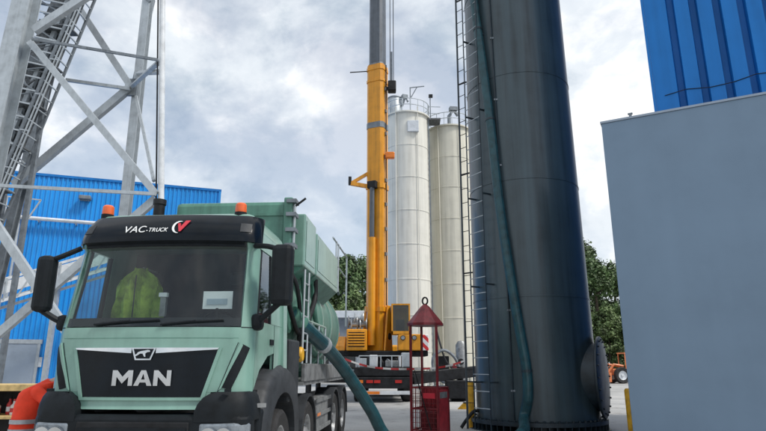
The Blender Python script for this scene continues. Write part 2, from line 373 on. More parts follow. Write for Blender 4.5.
for k in range(n_):
    c = A0+axis_*LM*k/n_; d = A0+axis_*LM*(k+1)/n_
    B().bar(c-sx*.75+Vector((0, -.46, 0)), c+sx*.78+Vector((0, -.46, 0)), .055).build('rung', steel, mast, world=True)
    s_ = 1 if k % 2 else -1
    B().bar(c-sx*.75*s_+Vector((0, -.40, 0)), d+sx*.75*s_+Vector((0, -.40, 0)), .045).build('brace', steel_d, mast, world=True)
    B().bar(c+sx*.75+Vector((0, -.45, 0)), c+sx*.75+Vector((0, .55, 0)), .045).build('strut', steel, mast, world=True)
    if k % 2 == 0: B().box(c-sx*.15+Vector((0, .12, 0))+axis_*.3, (.55, .25, .34), rz=.2).build('roller_box', steel_d if k % 4 else grate, mast, world=True)
    B().bar(d+sx*.75+Vector((0, -.42, 0)), c+sx*.25+Vector((0, .1, 0)), .04).build('strut', steel_d, mast, world=True)
for k in range(46):     # secondary lattice, walkway angles and cable runs
    f = rng.random(); c = A0+axis_*LM*f; sg_ = rng.choice((-1, 1))
    B().bar(c+sx*rng.uniform(-.75, -.1)+Vector((0, rng.uniform(-.35, .5), 0)), c+axis_*rng.uniform(-.9, .9)+sx*rng.uniform(.2, .85)+Vector((0, rng.uniform(-.4, .5), 0)), rng.choice((.03, .04, .055, .07))).build('lattice_bar', rng.choice((steel, steel_d, grate)), mast, world=True)
for k in range(7):
    c = A0+axis_*LM*(k+.5)/7; B().box(c+sx*.25+Vector((0, .0, 0)), (1.15, .8, .05)).build('step_plate', grate, mast, world=True)
for j in (.95, 1.08):
    B().bar(A0+sx*j+Vector((0, -.5, 0)), A1+sx*j+Vector((0, -.5, 0)), .04).build('handrail', steel, mast, world=True)
for k in range(8):
    c = A0+axis_*LM*(k+.3)/8; B().bar(c+sx*.72+Vector((0, -.47, 0)), c+sx*1.1+Vector((0, -.5, 0))+axis_*.02, .045).build('rail_post', steel, mast, world=True)
for f in (.05, .45, .8):
    c = A0+axis_*LM*f; B().bar(c+Vector((-.3, .6, 0)), (c.x-.3, c.y+.6, 0), .16).build('support_leg', steel_d, mast, world=True)
# outrigger handrail platform on the hall side
plat = thing('access_platform', 'small white railed access platform jutting over the hall wall', 'platform', (atY(24, 205, 24).x, 24, 0))
pa, pb = atY(4, 196, 24), atY(41, 200, 24)
B().bar(pa, pb, .05).build('top_rail', trimw, plat, world=True)
B().bar(pa-Vector((0, 0, 1.0)), atY(29, 217, 24), .05).build('toe_rail', trimw, plat, world=True)
B().bar(pb, atY(29, 217, 24), .05).build('end_rail', trimw, plat, world=True)
for f in (.1, .5): c = pa.lerp(pb, f); B().bar(c, c-Vector((0, 0, 1.05)), .045).build('rail_post', trimw, plat, world=True)
c = pa.lerp(pb, .3); B().bar((c.x, 24.05, 0), (c.x, 24.05, pa.z-1.0), .14).build('support_leg', steel, plat, world=True)

# ------------------------------------------------------------------ right: grey annex and deep blue building
HW = 7.0
wa = atZ(601, 122, HW); wb = atZ(766, 92, HW); dW = (wb-wa); dW.z = 0; dW.normalize(); angW = math.atan2(dW.y, dW.x)
ann = thing('annex_wall', 'plain blue-grey panel wall in front of the deep blue cladding', 'wall', (wa.x, wa.y, 0), angW)
B().bb((0, 0, 0), (16, .80, HW-.05)).build('wall_panel', greyw, ann, bevel=.01)
B().bb((-.02, -.025, HW-.048), (16.02, .82, HW)).build('coping', doorgrey, ann)
q = .62; B().tube([(q, .1, HW), (q, .1, HW+.10)], .03, 8).build('fixing_stub', steel_d, ann)
B().box((q, .1, HW+.11), (.10, .05, .03)).build('fixing_head', steel_d, ann)
def wpt(x, y, dy):
    d = ray(x, y); n = Vector((-dW.y, dW.x, 0)); t = ((wa-CAMP).dot(n)+dy)/d.dot(n); q = CAMP+d*t-wa
    return Vector((q.dot(dW), dy, q.z+wa.z))
e0 = wpt(657, 110, .86)
tb = thing('clad_building', 'deep blue building with wide vertical ribbed cladding above the grey wall', 'building', (wa.x, wa.y, 0), angW)
TOP = 20.0; SB = 1.20
x0 = wpt(657, 108, SB).x; rx = [wpt(px, 100, SB).x for px in (683, 707, 731, 757)]
sp_ = (rx[3]-rx[0])/3
B().bb((x0, SB+.02, 0), (16, SB+8, TOP)).build('building_core', blue_r, tb)
xr = rx[0]; xs_ = [x0]
while xr < 15.5: xs_.append(xr); xr += sp_
for i in range(len(xs_)):
    xa = xs_[i]+(.06 if i else 0); xb = (xs_[i+1]-.06) if i+1 < len(xs_) else 16
    B().prism([(xa, SB+.018), (xa+(.03 if i else 0), SB-.22), (xb-.03, SB-.22), (xb, SB+.018)], 0, TOP, 'Z').build('cladding_panel', blue_r, tb)
ca = [Vector((x0+.2+(15-x0)*k/30, SB-.232, wpt(700, 93, SB).z+.05*math.sin(k*1.9)+.012*k)) for k in range(31)]
B().tube(ca, .009, 6).build('cable', chassis, tb)
B().bb((x0-.06, SB-.23, 0), (x0-.003, SB+.1, TOP)).build('corner_trim', blue_r, tb)

# ------------------------------------------------------------------ big dark silo
SC = Vector((4.17, 16.38, 0)); az = math.atan2(SC.x, SC.y)
cdir = Vector((-math.sin(az), -math.cos(az), 0)); ldir = Vector((-math.cos(az), math.sin(az), 0))
def SR(z): return 1.62-.0092*max(0, z)
def son(th, z, off=0): th = R(th); return Vector((SC.x, SC.y, z))+(cdir*math.cos(th)+ldir*math.sin(th))*(SR(z)+off)
silo = thing('slate_silo', 'tall dark slate-blue steel silo with hose and ladder beside the grey wall', 'silo', SC)
HS = 24.0
zr = [.27, 3.35, 6.55, 9.75, 12.95, 16.15, 19.35, 22.55, HS]
for i in range(len(zr)-1):
    B().lathe([(SR(zr[i])-.001*(i % 2), zr[i]+.004), (SR(zr[i+1])-.001*(i % 2), zr[i+1]-.004)], 96).build('shell_ring', slate, silo, smooth=True)
    if i: B().lathe([(SR(zr[i])-.01, zr[i]-.022), (SR(zr[i])+.012, zr[i]-.016), (SR(zr[i])+.012, zr[i]+.016), (SR(zr[i])-.01, zr[i]+.022)], 96, cap=False).build('weld_seam', slate, silo, smooth=True)
B().lathe([(SR(HS)-.01, HS), (.5, HS+1.0)], 64).build('silo_roof', slate, silo, smooth=True)
B().lathe([(1.50, .17), (1.80, .17), (1.80, .265), (1.50, .265)], 96, cap=False).build('base_flange', slate_d, silo, smooth=True)
B().lathe([(1.52, .02), (1.52, .169)], 64, cap=False).build('base_skirt', slate_d, silo, smooth=True)
B().lathe([(1.45, 0.001), (1.84, 0.001), (1.84, .02), (1.45, .02)], 96, cap=False).build('base_plate', slate_d, silo, smooth=True)
for k in range(60):
    a = 2*math.pi*k/60; m = Matrix.Rotation(a, 3, 'Z')
    B().box(m @ Vector((1.66, 0, .095)), (.26, .02, .148), m=m).build('gusset', slate_d, silo)
for k in range(60):
    a = 2*math.pi*(k+.5)/60; c = Vector((1.72*math.cos(a), 1.72*math.sin(a), 0)); B().tube([c+Vector((0, 0, .266)), c+Vector((0, 0, .31))], .03, 6).build('bolt', slate_d, silo)
# round hatch on the right flank
th = -76; hd = (cdir*math.cos(R(th))+ldir*math.sin(R(th))); hc = son(th, 1.33)
mh = B(); M_ = hd.to_track_quat('Z', 'Y').to_matrix()
def lathe_dir(prof, c, M, n=48, cap=True):
    b = B().lathe(prof, n, cap=cap); b.v = [M @ p + c for p in b.v]; return b
lathe_dir([(.86, -.35), (.86, .10)], hc, M_)  .build('hatch_neck', slate_d, silo, smooth=True, world=True)
hl = lathe_dir([(1.0, .102), (1.03, .115), (1.03, .165), (1.0, .18), (.5, .215), (.02, .23)], hc, M_)  .build('hatch_lid', slate_d, silo, smooth=True, world=True)
for k in range(20):
    a = 2*math.pi*k/20; c = hc+M_ @ Vector((.94*math.cos(a), .94*math.sin(a), .17)); B().tube([c, c+hd*.05], .025, 6).build('bolt', slate_d, hl, world=True)
# conduit
B().tube([son(20+.9*max(0, (z-3))*.5, z, .03) for z in [.3+.5*k for k in range(46)]], .022, 6).build('conduit', slate_d, silo, smooth=True, world=True)
for k in range(10): z = 1+2*k; B().box(son(20+.9*max(0, (z-3))*.5, z, .015), (.10, .06, .05)).build('conduit_clip', steel_d, silo, world=True)
# access ladder
TL = 46
lad = thing('silo_ladder', 'dark access ladder with a side pole fixed to the slate-blue silo', 'ladder', son(TL, 0, .25))
tdir = (-cdir*math.sin(R(TL))+ldir*math.cos(R(TL))); od = (cdir*math.cos(R(TL))+ldir*math.sin(R(TL)))
def lp(z, t, o): return Vector((SC.x, SC.y, z))+od*(SR(z)+o)+tdir*t
for t_ in (-.30, .33): B().bar(lp(.02, t_, .25), lp(HS, t_, .25), .032, .02, upv=od).build('stringer', slate_d, lad, world=True)
z = .55; k = 0
while z < HS:
    B().tube([lp(z, -.31, .25), lp(z, .34, .25)], .013, 6).build('rung', steel, lad, world=True)
    B().tube([lp(z+.12, .33, .25), lp(z+.12, .58, .30)], .010, 6).build('tie_bar', chassis, lad, world=True)
    if k % 6 == 2:
        for t_ in (-.30, .33): B().bar(lp(z-.2, t_, -.06), lp(z-.2, t_, .25), .04, .04).build('standoff', slate_d, lad, world=True)
    z += .42; k += 1
B().bar(lp(.02, .58, .30), lp(HS, .58, .30), .05).build('side_pole', slate_d, lad, world=True)
for j in range(8): B().bar(lp(1.2+2.9*j, .3, .2), lp(1.2+2.9*j, .58, .30), .035).build('pole_bracket', chassis, lad, world=True)
# discharge hose up the silo
def onsilo(px, py, off):
    d = ray(px, py); o = CAMP-Vector((SC.x, SC.y, CAMZ)); r_ = 1.62
    for _ in range(4):
        a = d.x**2+d.y**2; b = 2*(o.x*d.x+o.y*d.y); c = o.x**2+o.y**2-(r_+off)**2
        disc = b*b-4*a*c
        t = (-b-math.sqrt(max(0, disc)))/(2*a); p = CAMP+d*t; r_ = SR(p.z)
    return p
hp = [onsilo(x, y, .15) for x, y in ((471, -60), (474, 0), (482, 60), (490, 120), (499, 200), (508, 260), (518, 320), (526, 365), (528, 395), (524, 418))]
top_ext = hp[0]+(hp[0]-hp[1])*2.2
end = atY(518, 446, 13.9)
hp2 = smoothpath([top_ext]+hp+[Vector((end.x+.12, 13.75, .20)), Vector((2.7, 12.75, .13)), Vector((2.1, 12.45, .13)), Vector((1.5, 12.4, .13))], 6)
hv = B().tube(hp2, .128, 16).build('vacuum_hose', hosem); tag(hv, 'teal vacuum hose strapped up the slate-blue silo', 'hose')
for px, py in ((526, 372), (491, 126), (478, 30)):
    i = min(range(len(hp2)-1), key=lambda j: (hp2[j]-onsilo(px, py, .15)).length); d = (hp2[i+1]-hp2[i]).normalized()
    B().tube([hp2[i]-d*.03, hp2[i]+d*.03], .14, 16).build('strap', slate_d, hv)

# ------------------------------------------------------------------ cream silos
def silo_c(px, pyrim, wpx, D, m, label, extra):
    azs = math.atan((px-383)/FPX/(math.cos(PITCH)+math.sin(PITCH)*.2617)); c = Vector((D*math.sin(azs), D*math.cos(azs), 0))
    d = ray(px, pyrim); H = CAMZ+D*d.z/math.hypot(d.x, d.y); Yd = c.y*math.cos(PITCH)+(H-CAMZ)*math.sin(PITCH)
    r = wpx/2/FPX*Yd
    s = thing('cream_silo', label, 'silo', c, -azs, 'cream silos behind the crane')
    nz = 7
    for i in range(nz):
        z0, z1 = 2.6+(H-2.6)*i/nz, 2.6+(H-2.6)*(i+1)/nz
        B().lathe([(r, z0+.01), (r, z1-.01)], 64).build('shell_ring', m, s, smooth=True)
        B().lathe([(r-.02, z1-.06), (r+.03, z1-.035), (r+.03, z1+.035), (r-.02, z1+.06)], 64, cap=False).build('stiffener_ring', m, s, smooth=True)
    B().lathe([(r-.02, 1.5), (r-.02, 2.6)], 64).build('skirt', m, s, smooth=True)
    for k in range(8):
        a = 2*math.pi*k/8; B().tube([(r*.9*math.cos(a), r*.9*math.sin(a), 0), (r*.9*math.cos(a), r*.9*math.sin(a), 1.6)], .14, 10).build('leg', m, s, smooth=True)
    B().lathe([(r*.95, 1.49), (.35, .5), (.35, .3)], 40).build('hopper', m, s, smooth=True)
    B().lathe([(r+.05, H+.05), (r+.2, H+.05), (r+.2, H+.16), (.1, H+.7)], 48).build('silo_roof', m, s, smooth=True)
    nr = 18
    for hgt in (.6, 1.15):
        B().tube([((r+.12)*math.cos(2*math.pi*k/48), (r+.12)*math.sin(2*math.pi*k/48), H+.15+hgt) for k in range(49)], .035, 6).build('top_rail', steel, s, smooth=True)
    for k in range(nr):
        a = 2*math.pi*k/nr; B().tube([((r+.12)*math.cos(a), (r+.12)*math.sin(a), H+.10), ((r+.12)*math.cos(a), (r+.12)*math.sin(a), H+1.32)], .035, 6).build('rail_post', steel, s)
    for a_, rr in ((-118, .05), (-62, .035)):
        a = R(a_); B().tube([((r+.12)*math.cos(a), (r+.12)*math.sin(a), .4), ((r+.12)*math.cos(a), (r+.12)*math.sin(a), H+.6)], rr, 8).build('fill_pipe', m, s, smooth=True)
    return s, c, r, H, azs
s1 = silo_c(409.3, 121.5, 42, 47, white_p, 'cream silo right behind the yellow crane boom, with filter drum on top', 0)
s2 = silo_c(455.6, 134, 41, 49.5, white2_p, 'ivory silo standing between its twin and the slate-blue silo', 1)
def silo_extra(S_, first):
    s, c, r, H, azs = S_
    if first:
        f = B().lathe([(.62, H+.3), (.62, H+2.05), (.55, H+2.15)], 24, c=(-r*.55, -.3, 0)).build('filter_drum', steel, s, smooth=True)
        B().lathe([(.65, H+1.95), (.66, H+2.02), (.65, H+2.08)], 24, c=(-r*.55, -.3, 0), cap=False).build('clamp_band', steel_d, f)
        B().tube([(.35, -.5, H+.5), (.35, -.5, H+3.0)], .05, 8).build('lamp_mast', steel_d, s)
        B().bar((.3, -.5, H+3.0), (1.6, -.5, H+3.12), .08, .06).build('lamp_arm', steel_d, s)
        B().bar((.38, -.5, H+2.0), (.95, -.5, H+3.04), .07).build('lamp_stay', steel_d, s)
        B().box((.55, -r*.98, H-1.25), (.95, .3, 1.0)).build('control_cabinet', trimw, s, bevel=.03)
        B().tube([(-.4, -.6, H+1.2), (-.1, -.7, H+2.0), (.15, -.6, H+1.6)], .12, 8).build('vent_pipe', steel_d, s)
        B().box((-.15, -.7, H+2.05), (.5, .35, .3), rz=.4).build('vent_cowl', steel_d, s)
        B().tube([(r+.25, -.3, H+.2), (r+.25, -.3, H+2.2)], .045, 8).build('lamp_post', steel_d, s)
        B().box((r+.3, -.3, H+2.25), (.35, .25, .25)).build('lamp_head', chassis, s)
        B().bb((r+.1, -.7, H-.15), (r+1.1, .7, H-.02)).build('walkway', grate, s)
        for yy in (-.7, .7): B().bar((r+.1, yy, H+1.05), (r+1.1, yy, H+1.0), .05).build('walkway_rail', steel, s)
    else:
        B().tube([(.1, -.7, H+.3), (.1, -.7, H+1.5), (.5, -.75, H+2.0), (.9, -.7, H+1.5)], .16, 8).build('vent_pipe', steel_d, s)
        B().box((.5, -.8, H+2.1), (.7, .5, .35), rz=.3).build('vent_cowl', steel_d, s)
    tside = -r-.06 if not first else r+.06
    for dy in (-.55, -.15): B().bar((tside, dy, .3), (tside, dy, H+1.2), .07).build('ladder_stringer', steel_d, s)
    for k in range(44): zz_ = .6+k*(H/44); B().bar((tside, -.56, zz_), (tside, -.14, zz_), .045).build('ladder_rung', steel_d, s)
silo_extra(s1, True); silo_extra(s2, False)
# pump skid at the ivory silo's foot
pc = atZ(452, 384, 0); pc = Vector((pc.x*43/pc.y, 43, 0))
ps = thing('pump_skid', 'grey pump skid with upright filter vessel and pipework at the foot of the ivory silo', 'pump', pc)
B().bb((-1.2, -.7, .02), (1.6, .7, .25)).build('skid_frame', steel_d, ps)
B().lathe([(.05, .25), (.42, .4), (.42, 3.1), (.25, 3.35), (.05, 3.4)], 20, c=(.75, 0, 0)).build('filter_vessel', alu, ps, smooth=True)
B().lathe([(.35, -.5), (.38, -.45), (.38, .5), (.3, .6)], 16, c=(-.5, 0, .75), axis='Y').build('pump_body', steel_d, ps, smooth=True)
B().bb((-.95, -.35, 1.2), (-.2, .35, 2.3)).build('motor', chassis, ps, bevel=.05)
B().tube(smoothpath([(-.6, -.5, .8), (-1.3, -.7, 1.2), (-1.35, -.7, 2.2), (-.6, -.6, 2.7), (.2, -.4, 2.2), (.6, -.4, 1.2)]), .11, 8).build('pipe', steel_d, ps, smooth=True)
B().tube(smoothpath([(-.1, -.5, .4), (0, -.8, 1.3), (-.5, -.8, 2.0), (-.8, -.4, 3.1), (-1.0, .3, 4.2)]), .07, 8).build('pipe', chassis, ps, smooth=True)
for k in range(3): B().lathe([(.22, -.05), (.22, .05)], 12, c=(-.4+.5*k, -.75, 1.0+.45*k), axis='Y').build('valve_wheel', redp if k == 1 else chassis, ps)

# ------------------------------------------------------------------ low store building behind the crane
sb = atY(300, 360, 60); sb.z = 0
st = thing('store_building', 'low grey store building with white fascia behind the crane', 'building', (sb.x, 60, 0), 0)
zt = atY(340, 311, 60).z; zb = atY(340, 318, 60).z
B().bb((0, 0, 0), (12, 9, zb)).build('wall', wallgrey, st)
B().bb((-.4, -.5, zb+.003), (12.4, 9.4, zt)).build('roof', roofw, st, bevel=.04)
for k in range(4):
    wn = B().bb((1.2+2.7*k, -.06, 1.3), (2.9+2.7*k, .02, 3.0)).build('window', chassis, st); B().bb((1.28+2.7*k, -.07, 1.38), (2.82+2.7*k, -.062, 2.92)).build('pane', dark_g, wn)

# ------------------------------------------------------------------ trees
def tree_mesh(seed, h, r, n_cl=70, per=70):
    rg = random.Random(seed); t = B(); limbs = []
    t.tube([(0, 0, -.05), (.05, .03, h*.25), (-.06, .08, h*.5), (.1, 0, h*.8)], [h*.028, h*.022, h*.015, h*.005], 9)
    cl = []
    for k in range(n_cl):
        a = rg.uniform(0, 2*math.pi); zf = rg.uniform(.14, 1)
        prof = math.sin(min(1, zf*1.05)**.75*math.pi)**.6*(.72+.28*math.sin(3*a+seed)+rg.uniform(-.15, .2)); rad = r*prof*math.sqrt(rg.uniform(.15, 1))
        c = Vector((rad*math.cos(a), rad*math.sin(a), h*(.10+.86*zf))); cl.append((c, rg.uniform(.5, 1.0)*r*.30))
        if k % 4 == 0:
            zb_ = max(h*.15, c.z-rad*.7); t.tube([(0, 0, zb_), c*.5+Vector((0, 0, zb_*.5-.0)), c], [h*.009, h*.006, h*.003], 5)
    lf = B()
    for c, s_ in cl:
        for _ in range(per):
            d = Vector((rg.gauss(0, 1), rg.gauss(0, 1), rg.gauss(0, .75))); d = d.normalized()*s_*rg.uniform(.25, 1.05)**.6
            p = c+d; n = (d.normalized()+Vector((rg.gauss(0, .5), rg.gauss(0, .5), rg.gauss(.3, .5)))).normalized()
            x = n.orthogonal().normalized(); x = Matrix.Rotation(rg.uniform(0, 6.28), 3, n) @ x; y = n.cross(x); q = rg.uniform(.10, .22)*1.35
            lf.add([p-x*q, p-y*q*.6+n*q*.15, p+x*q, p+y*q*.6+n*q*.15], [(0, 1, 2, 3)])
    return t, lf
TM = []
for sd_, h_, r_ in ((1, 17, 5.2), (2, 14, 4.6), (5, 12, 4.4)):
    t, lf = tree_mesh(sd_, h_, r_); TM.append((t, lf, h_))
TME = {}
def tree(x, y, kind, sc, label, group, rz=0):
    o = thing('broadleaf_tree', label, 'tree', (x, y, 0), rz, group); o.scale = (sc, sc, sc*1.0)
    o.matrix_basis = Matrix.Translation((x, y, 0)) @ Matrix.Rotation(rz, 4, 'Z') @ Matrix.Scale(sc, 4)
    if kind not in TME:
        t, lf, h_ = TM[kind]
        TME[kind] = (t.build('trunk', bark, o, smooth=True), lf.build('crown', leafs[kind], o, fixn=False))
    else:
        for q_ in TME[kind]: dup(q_, o)
    return o
gr_r = 'trees closing the yard beyond the loader'; gr_l = 'trees behind the low store building'
TR = ((588, 70, 0, 1.03, 'tallest dark broadleaf tree, right beside the slate silo'), (603, 66, 1, .98, 'broadleaf tree filling the gap between silo and grey wall'), (622, 72, 0, .86, 'dark tree half hidden behind the grey wall corner'),
      (640, 68, 1, 1.0, 'broadleaf tree behind the blue-grey wall past the loader'), (566, 74, 1, 1.1, 'broadleaf tree standing behind the slate silo'), (612, 63, 2, .66, 'low bushy tree directly behind the wheel loader'),
      (596, 64, 2, .60, 'low bushy tree behind the concrete blocks'), (630, 62, 2, .55, 'smallest bushy tree behind the blue-grey wall corner'))
TLF = ((346, 74, 1, 1.12, 'rounded tree rising over the white fascia beside the crane boom'), (362, 78, 0, .97, 'tall dark tree partly behind the yellow crane boom'), (330, 80, 1, 1.15, 'rounded tree beyond the truck tank and roof rail'),
       (318, 76, 2, 1.05, 'bushy tree hidden behind the truck cabinets'), (378, 80, 1, .9, 'tree standing straight behind the crane boom'), (435, 84, 1, .9, 'tree showing in the gap between the two pale silos'), (353, 72, 2, .9, 'small bushy tree close behind the low store building'))
for grp, L_ in ((gr_r, TR), (gr_l, TLF)):
    for i, (px, Y, kd, sc, lb) in enumerate(L_): tree(atY(px, 366, Y).x, Y, kd, sc, lb, grp, i*1.5+.2)

# ------------------------------------------------------------------ mobile crane
def wheel(parent, c, r, wd, name='wheel', n=28):
    c = Vector(c)
    t = B().lathe([(r*.60, -wd*.42), (r*.90, -wd*.5), (r*.985, -wd*.40), (r, -wd*.28), (r, wd*.28), (r*.985, wd*.40), (r*.90, wd*.5), (r*.60, wd*.42)], n, c=c, axis='X', cap=False).build(name, rubber, parent, smooth=True)
    for sg in (-1, 1):
        B().lathe([(r*.605, sg*wd*.42), (r*.56, sg*wd*.40), (r*.50, sg*wd*.16), (r*.22, sg*wd*.12), (r*.20, sg*wd*.40), (.01, sg*wd*.42)], n, c=c, axis='X', cap=False).build('rim', rim_m, t, smooth=True)
    for k in range(8):
        a = 2*math.pi*k/8; B().tube([c+Vector((wd*.13, r*.35*math.cos(a), r*.35*math.sin(a))), c+Vector((wd*.24, r*.35*math.cos(a), r*.35*math.sin(a)))], .02, 6).build('wheel_nut', steel_d, t)
    return t
cr = thing('mobile_crane', 'yellow mobile crane with raised telescopic boom in front of the cream silos', 'crane', (0, 30, 0))
# carrier, seen from its tail (local y- is towards the camera)
B().bb((-1.15, -2.6, .75), (1.15, 9.5, 1.35)).build('chassis_frame', chassis, cr, bevel=.04)
B().bb((-1.32, -2.9, 1.15), (1.35, 9.3, 1.55)).build('deck', chassis, cr, bevel=.03)
B().bb((-1.28, -3.0, .62), (1.34, -2.62, 1.12)).build('rear_panel', chassis, cr, bevel=.03)
for x0_, x1_, m in ((-.75, -.45, redlamp), (-.40, -.12, redlamp), (-1.2, -.9, orangelamp), (.55, .85, redlamp)): B().bb((x0_, -3.03, .86), (x1_, -2.99, .99)).build('tail_light', m, cr)
B().bb((-.82, -3.06, .36), (1.3, -3.0, .52)).build('bumper_bar', trimw, cr)
B().bb((-.80, -3.075, .38), (-.15, -3.058, .50)).build('marker_plate', orangelamp, cr)
B().bb((.55, -3.075, .38), (1.28, -3.058, .50)).build('marker_plate', trimw, cr)
for yy in (-1.7, -.1, 3.6, 5.2, 6.9):
    for s_ in (-1, 1): wheel(cr, (s_*1.12, yy, .66), .66, .46)
for s_ in (-1, 1):
    B().prism([(-2.5, 1.12), (-2.5, .9), (-2.35, 1.149), (.7, 1.149), (.85, .9), (.85, 1.12), (.75, 1.20), (-2.4, 1.20)], s_*1.33, s_*1.40, 'X').build('mudguard', chassis, cr)
B().bb((-1.2, 7.5, 1.56), (1.2, 9.6, 2.9)).build('carrier_cab', yellow, cr, bevel=.12)
for bx0, bx1, z1, m in ((-1.2, -.75, 1.95, steel), (-.62, -.25, 2.1, trimw), (.1, .7, 1.85, alu), (.85, 1.28, 2.2, steel), (-.2, .05, 1.8, chassis), (.72, .83, 2.05, trimw), (-.74, -.64, 2.0, chassis)):
    B().bb((bx0, -2.7, 1.553), (bx1, -2.1, z1)).build('deck_box', m, cr, bevel=.03)
for k in range(5): B().tube([(-1.1+.5*k, -2.85, 1.55), (-1.1+.5*k, -2.85, 2.05)], .025, 6).build('rail_post', steel, cr)
B().tube([(-1.1, -2.85, 2.05), (.9, -2.85, 2.05)], .025, 6).build('deck_rail', steel, cr)
def rel(x, y, Y): return atY(x, y, Y)-Vector((0, 30, 0))
# outriggers
for a, b_ in ((rel(412, 379, 27.9), rel(478, 371, 29.2)), (Vector((-1.2, -2.1, 1.1)), Vector((-3.6, -1.6, 1.1))), (Vector((1.2, 2.3, 1.1)), Vector((3.6, 2.6, 1.1))), (Vector((-1.2, 2.3, 1.1)), Vector((-3.6, 2.6, 1.1)))):
    ob = B().bar(a, b_, .42, .5).build('outrigger_beam', chassis, cr, bevel=.02)
    e = a.lerp(b_, .97) if b_.x < 4 else a.lerp(b_, .72)
    B().tube([(e.x, e.y, .12), (e.x, e.y, e.z+.3)], .14, 10).build('jack_leg', chassis, ob, smooth=True)
    B().bb((e.x-.5, e.y-.4, .004), (e.x+.5, e.y+.4, .13)).build('foot_pad', wood if b_.x < 4 else chassis, ob, bevel=.02)
for k in range(6): B().tube(smoothpath([(-1.0+.38*k, -2.0, 1.56), (-.95+.38*k, -2.1, 1.9+.05*(k % 3)), (-.75+.38*k, -2.2, 1.75), (-.7+.38*k, -2.15, 1.56)]), .03, 6).build('hydraulic_hose', (chassis, steel_d)[k % 2], cr)
B().bb((2.95, -2.15, .14), (3.95, -1.35, .95)).build('outrigger_box', chassis, cr, bevel=.04)
# turntable and upper works
B().lathe([(1.05, 1.553), (1.05, 2.02), (.9, 2.06)], 36, c=(-.2, .2, 0)).build('turntable', chassis, cr, smooth=True)
pl = [rel(332, 357, 29), rel(430, 357, 29)]
B().bb((pl[0].x+.25, -1.15, 2.07), (pl[1].x-.1, 1.3, 2.32)).build('upper_platform', chassis, cr, bevel=.03)
e0, e1 = rel(346, 357, 28.6), rel(367, 329, 28.6)
eh = B().bb((e0.x, -1.4, 2.325), (e1.x, .9, e1.z)).build('engine_housing', yellow, cr, bevel=.05)
B().bb((e0.x+.10, -1.408, 2.50), (e1.x-.12, -1.402, e1.z-.15)).build('grille_recess', chassis, eh)
for k in range(5):
    z = 2.55+k*(e1.z-.15-2.55)/5; B().bb((e0.x+.07, -1.46, z), (e1.x-.09, -1.41, z+.075)).build('louvre_slat', yellow, eh, bevel=.01)
f0, f1 = rel(331, 356, 29.2), rel(345.5, 338, 29.2)
B().prism([(-1.0, 2.33), (1.0, 2.33), (1.0, f1.z+.1), (-.4, f1.z+.1), (-.9, f1.z-.4)], f0.x, f1.x, 'X').build('tank_housing', yellow, cr, bevel=.04)
q = rel(337, 337, 28.7); B().lathe([(.12, 0), (.12, .12), (.05, .2)], 12, c=(q.x, q.y, f1.z+.1)).build('beacon', orangelamp, cr, smooth=True)
for k, (x_, y_) in enumerate(((353, 322), (359, 318), (362, 326), (356, 327))):
    q = rel(x_, y_, 29.2); B().lathe([(.28, -.25), (.30, -.2), (.16, -.18), (.16, .18), (.30, .2), (.28, .25)], 14, c=(q.x, q.y, max(q.z, e1.z+.28)), axis='X').build('winch_drum', steel if k % 2 else alu, cr, smooth=True)
B().bar(rel(352, 331, 29.2)-Vector((0, 0, .3)), rel(364, 312, 29.2), .08).build('winch_frame', steel, cr)
g0_, g1_ = rel(392, 357, 28.7), rel(421.6, 334, 28.7)
cw = B().bb((g0_.x+.3, -1.3, 2.325), (g1_.x, .9, g1_.z)).build('counterweight', yellow, cr, bevel=.05)
h1_ = rel(428.5, 334, 28.7)
ch = B().bb((0, 0, 0), (h1_.x-g1_.x-.005, 2.1, g1_.z-2.36)).build('chevron_block', chev_m, cr, bevel=.03); ch.location = (g1_.x+.004, -1.28, 2.33)
for px in (403, 414.5):
    q = rel(px, 335.5, 28.5); hd_ = B().tube([(q.x, -1.31, g1_.z-.18), (q.x, -1.37, g1_.z-.18)], .12, 12).build('work_lamp', chassis, cw); B().tube([(q.x, -1.372, g1_.z-.18), (q.x, -1.38, g1_.z-.18)], .09, 12).build('lamp_glass', lampglass, hd_)
i0, i1 = rel(391.5, 334, 28.7), rel(410, 305, 28.7)
ca_ = B(); cz0, cz1, cx0, cx1 = g1_.z+.004, i1.z, i0.x, i1.x
for x_ in (cx0, cx1-.07):
    for y_ in (-1.3, -.05): ca_.bb((x_, y_, cz0), (x_+.07, y_+.07, cz1))
ca_.bb((cx0, -1.3, cz1), (cx1, .02, cz1+.07)); ca_.bb((cx0, -1.3, cz0), (cx1, .02, cz0+.14)); ca_.bb((cx0+.075, -.05, cz0+.15), (cx1-.075, 0, cz1-.01))
cabc = ca_.build('operator_cab', yellow, cr)
B().bb((cx0+.075, -1.285, cz0+.145), (cx1-.075, -1.27, cz1-.005)).build('cab_glass', dark_g, cabc)
B().bb((cx1-.05, -1.22, cz0+.145), (cx1-.035, -.055, cz1-.005)).build('cab_glass', dark_g, cabc)
B().bb((cx0+.25, -.6, cz0+.145), (cx1-.25, -.15, cz0+.75)).build('seat', seatm, cabc, bevel=.05)
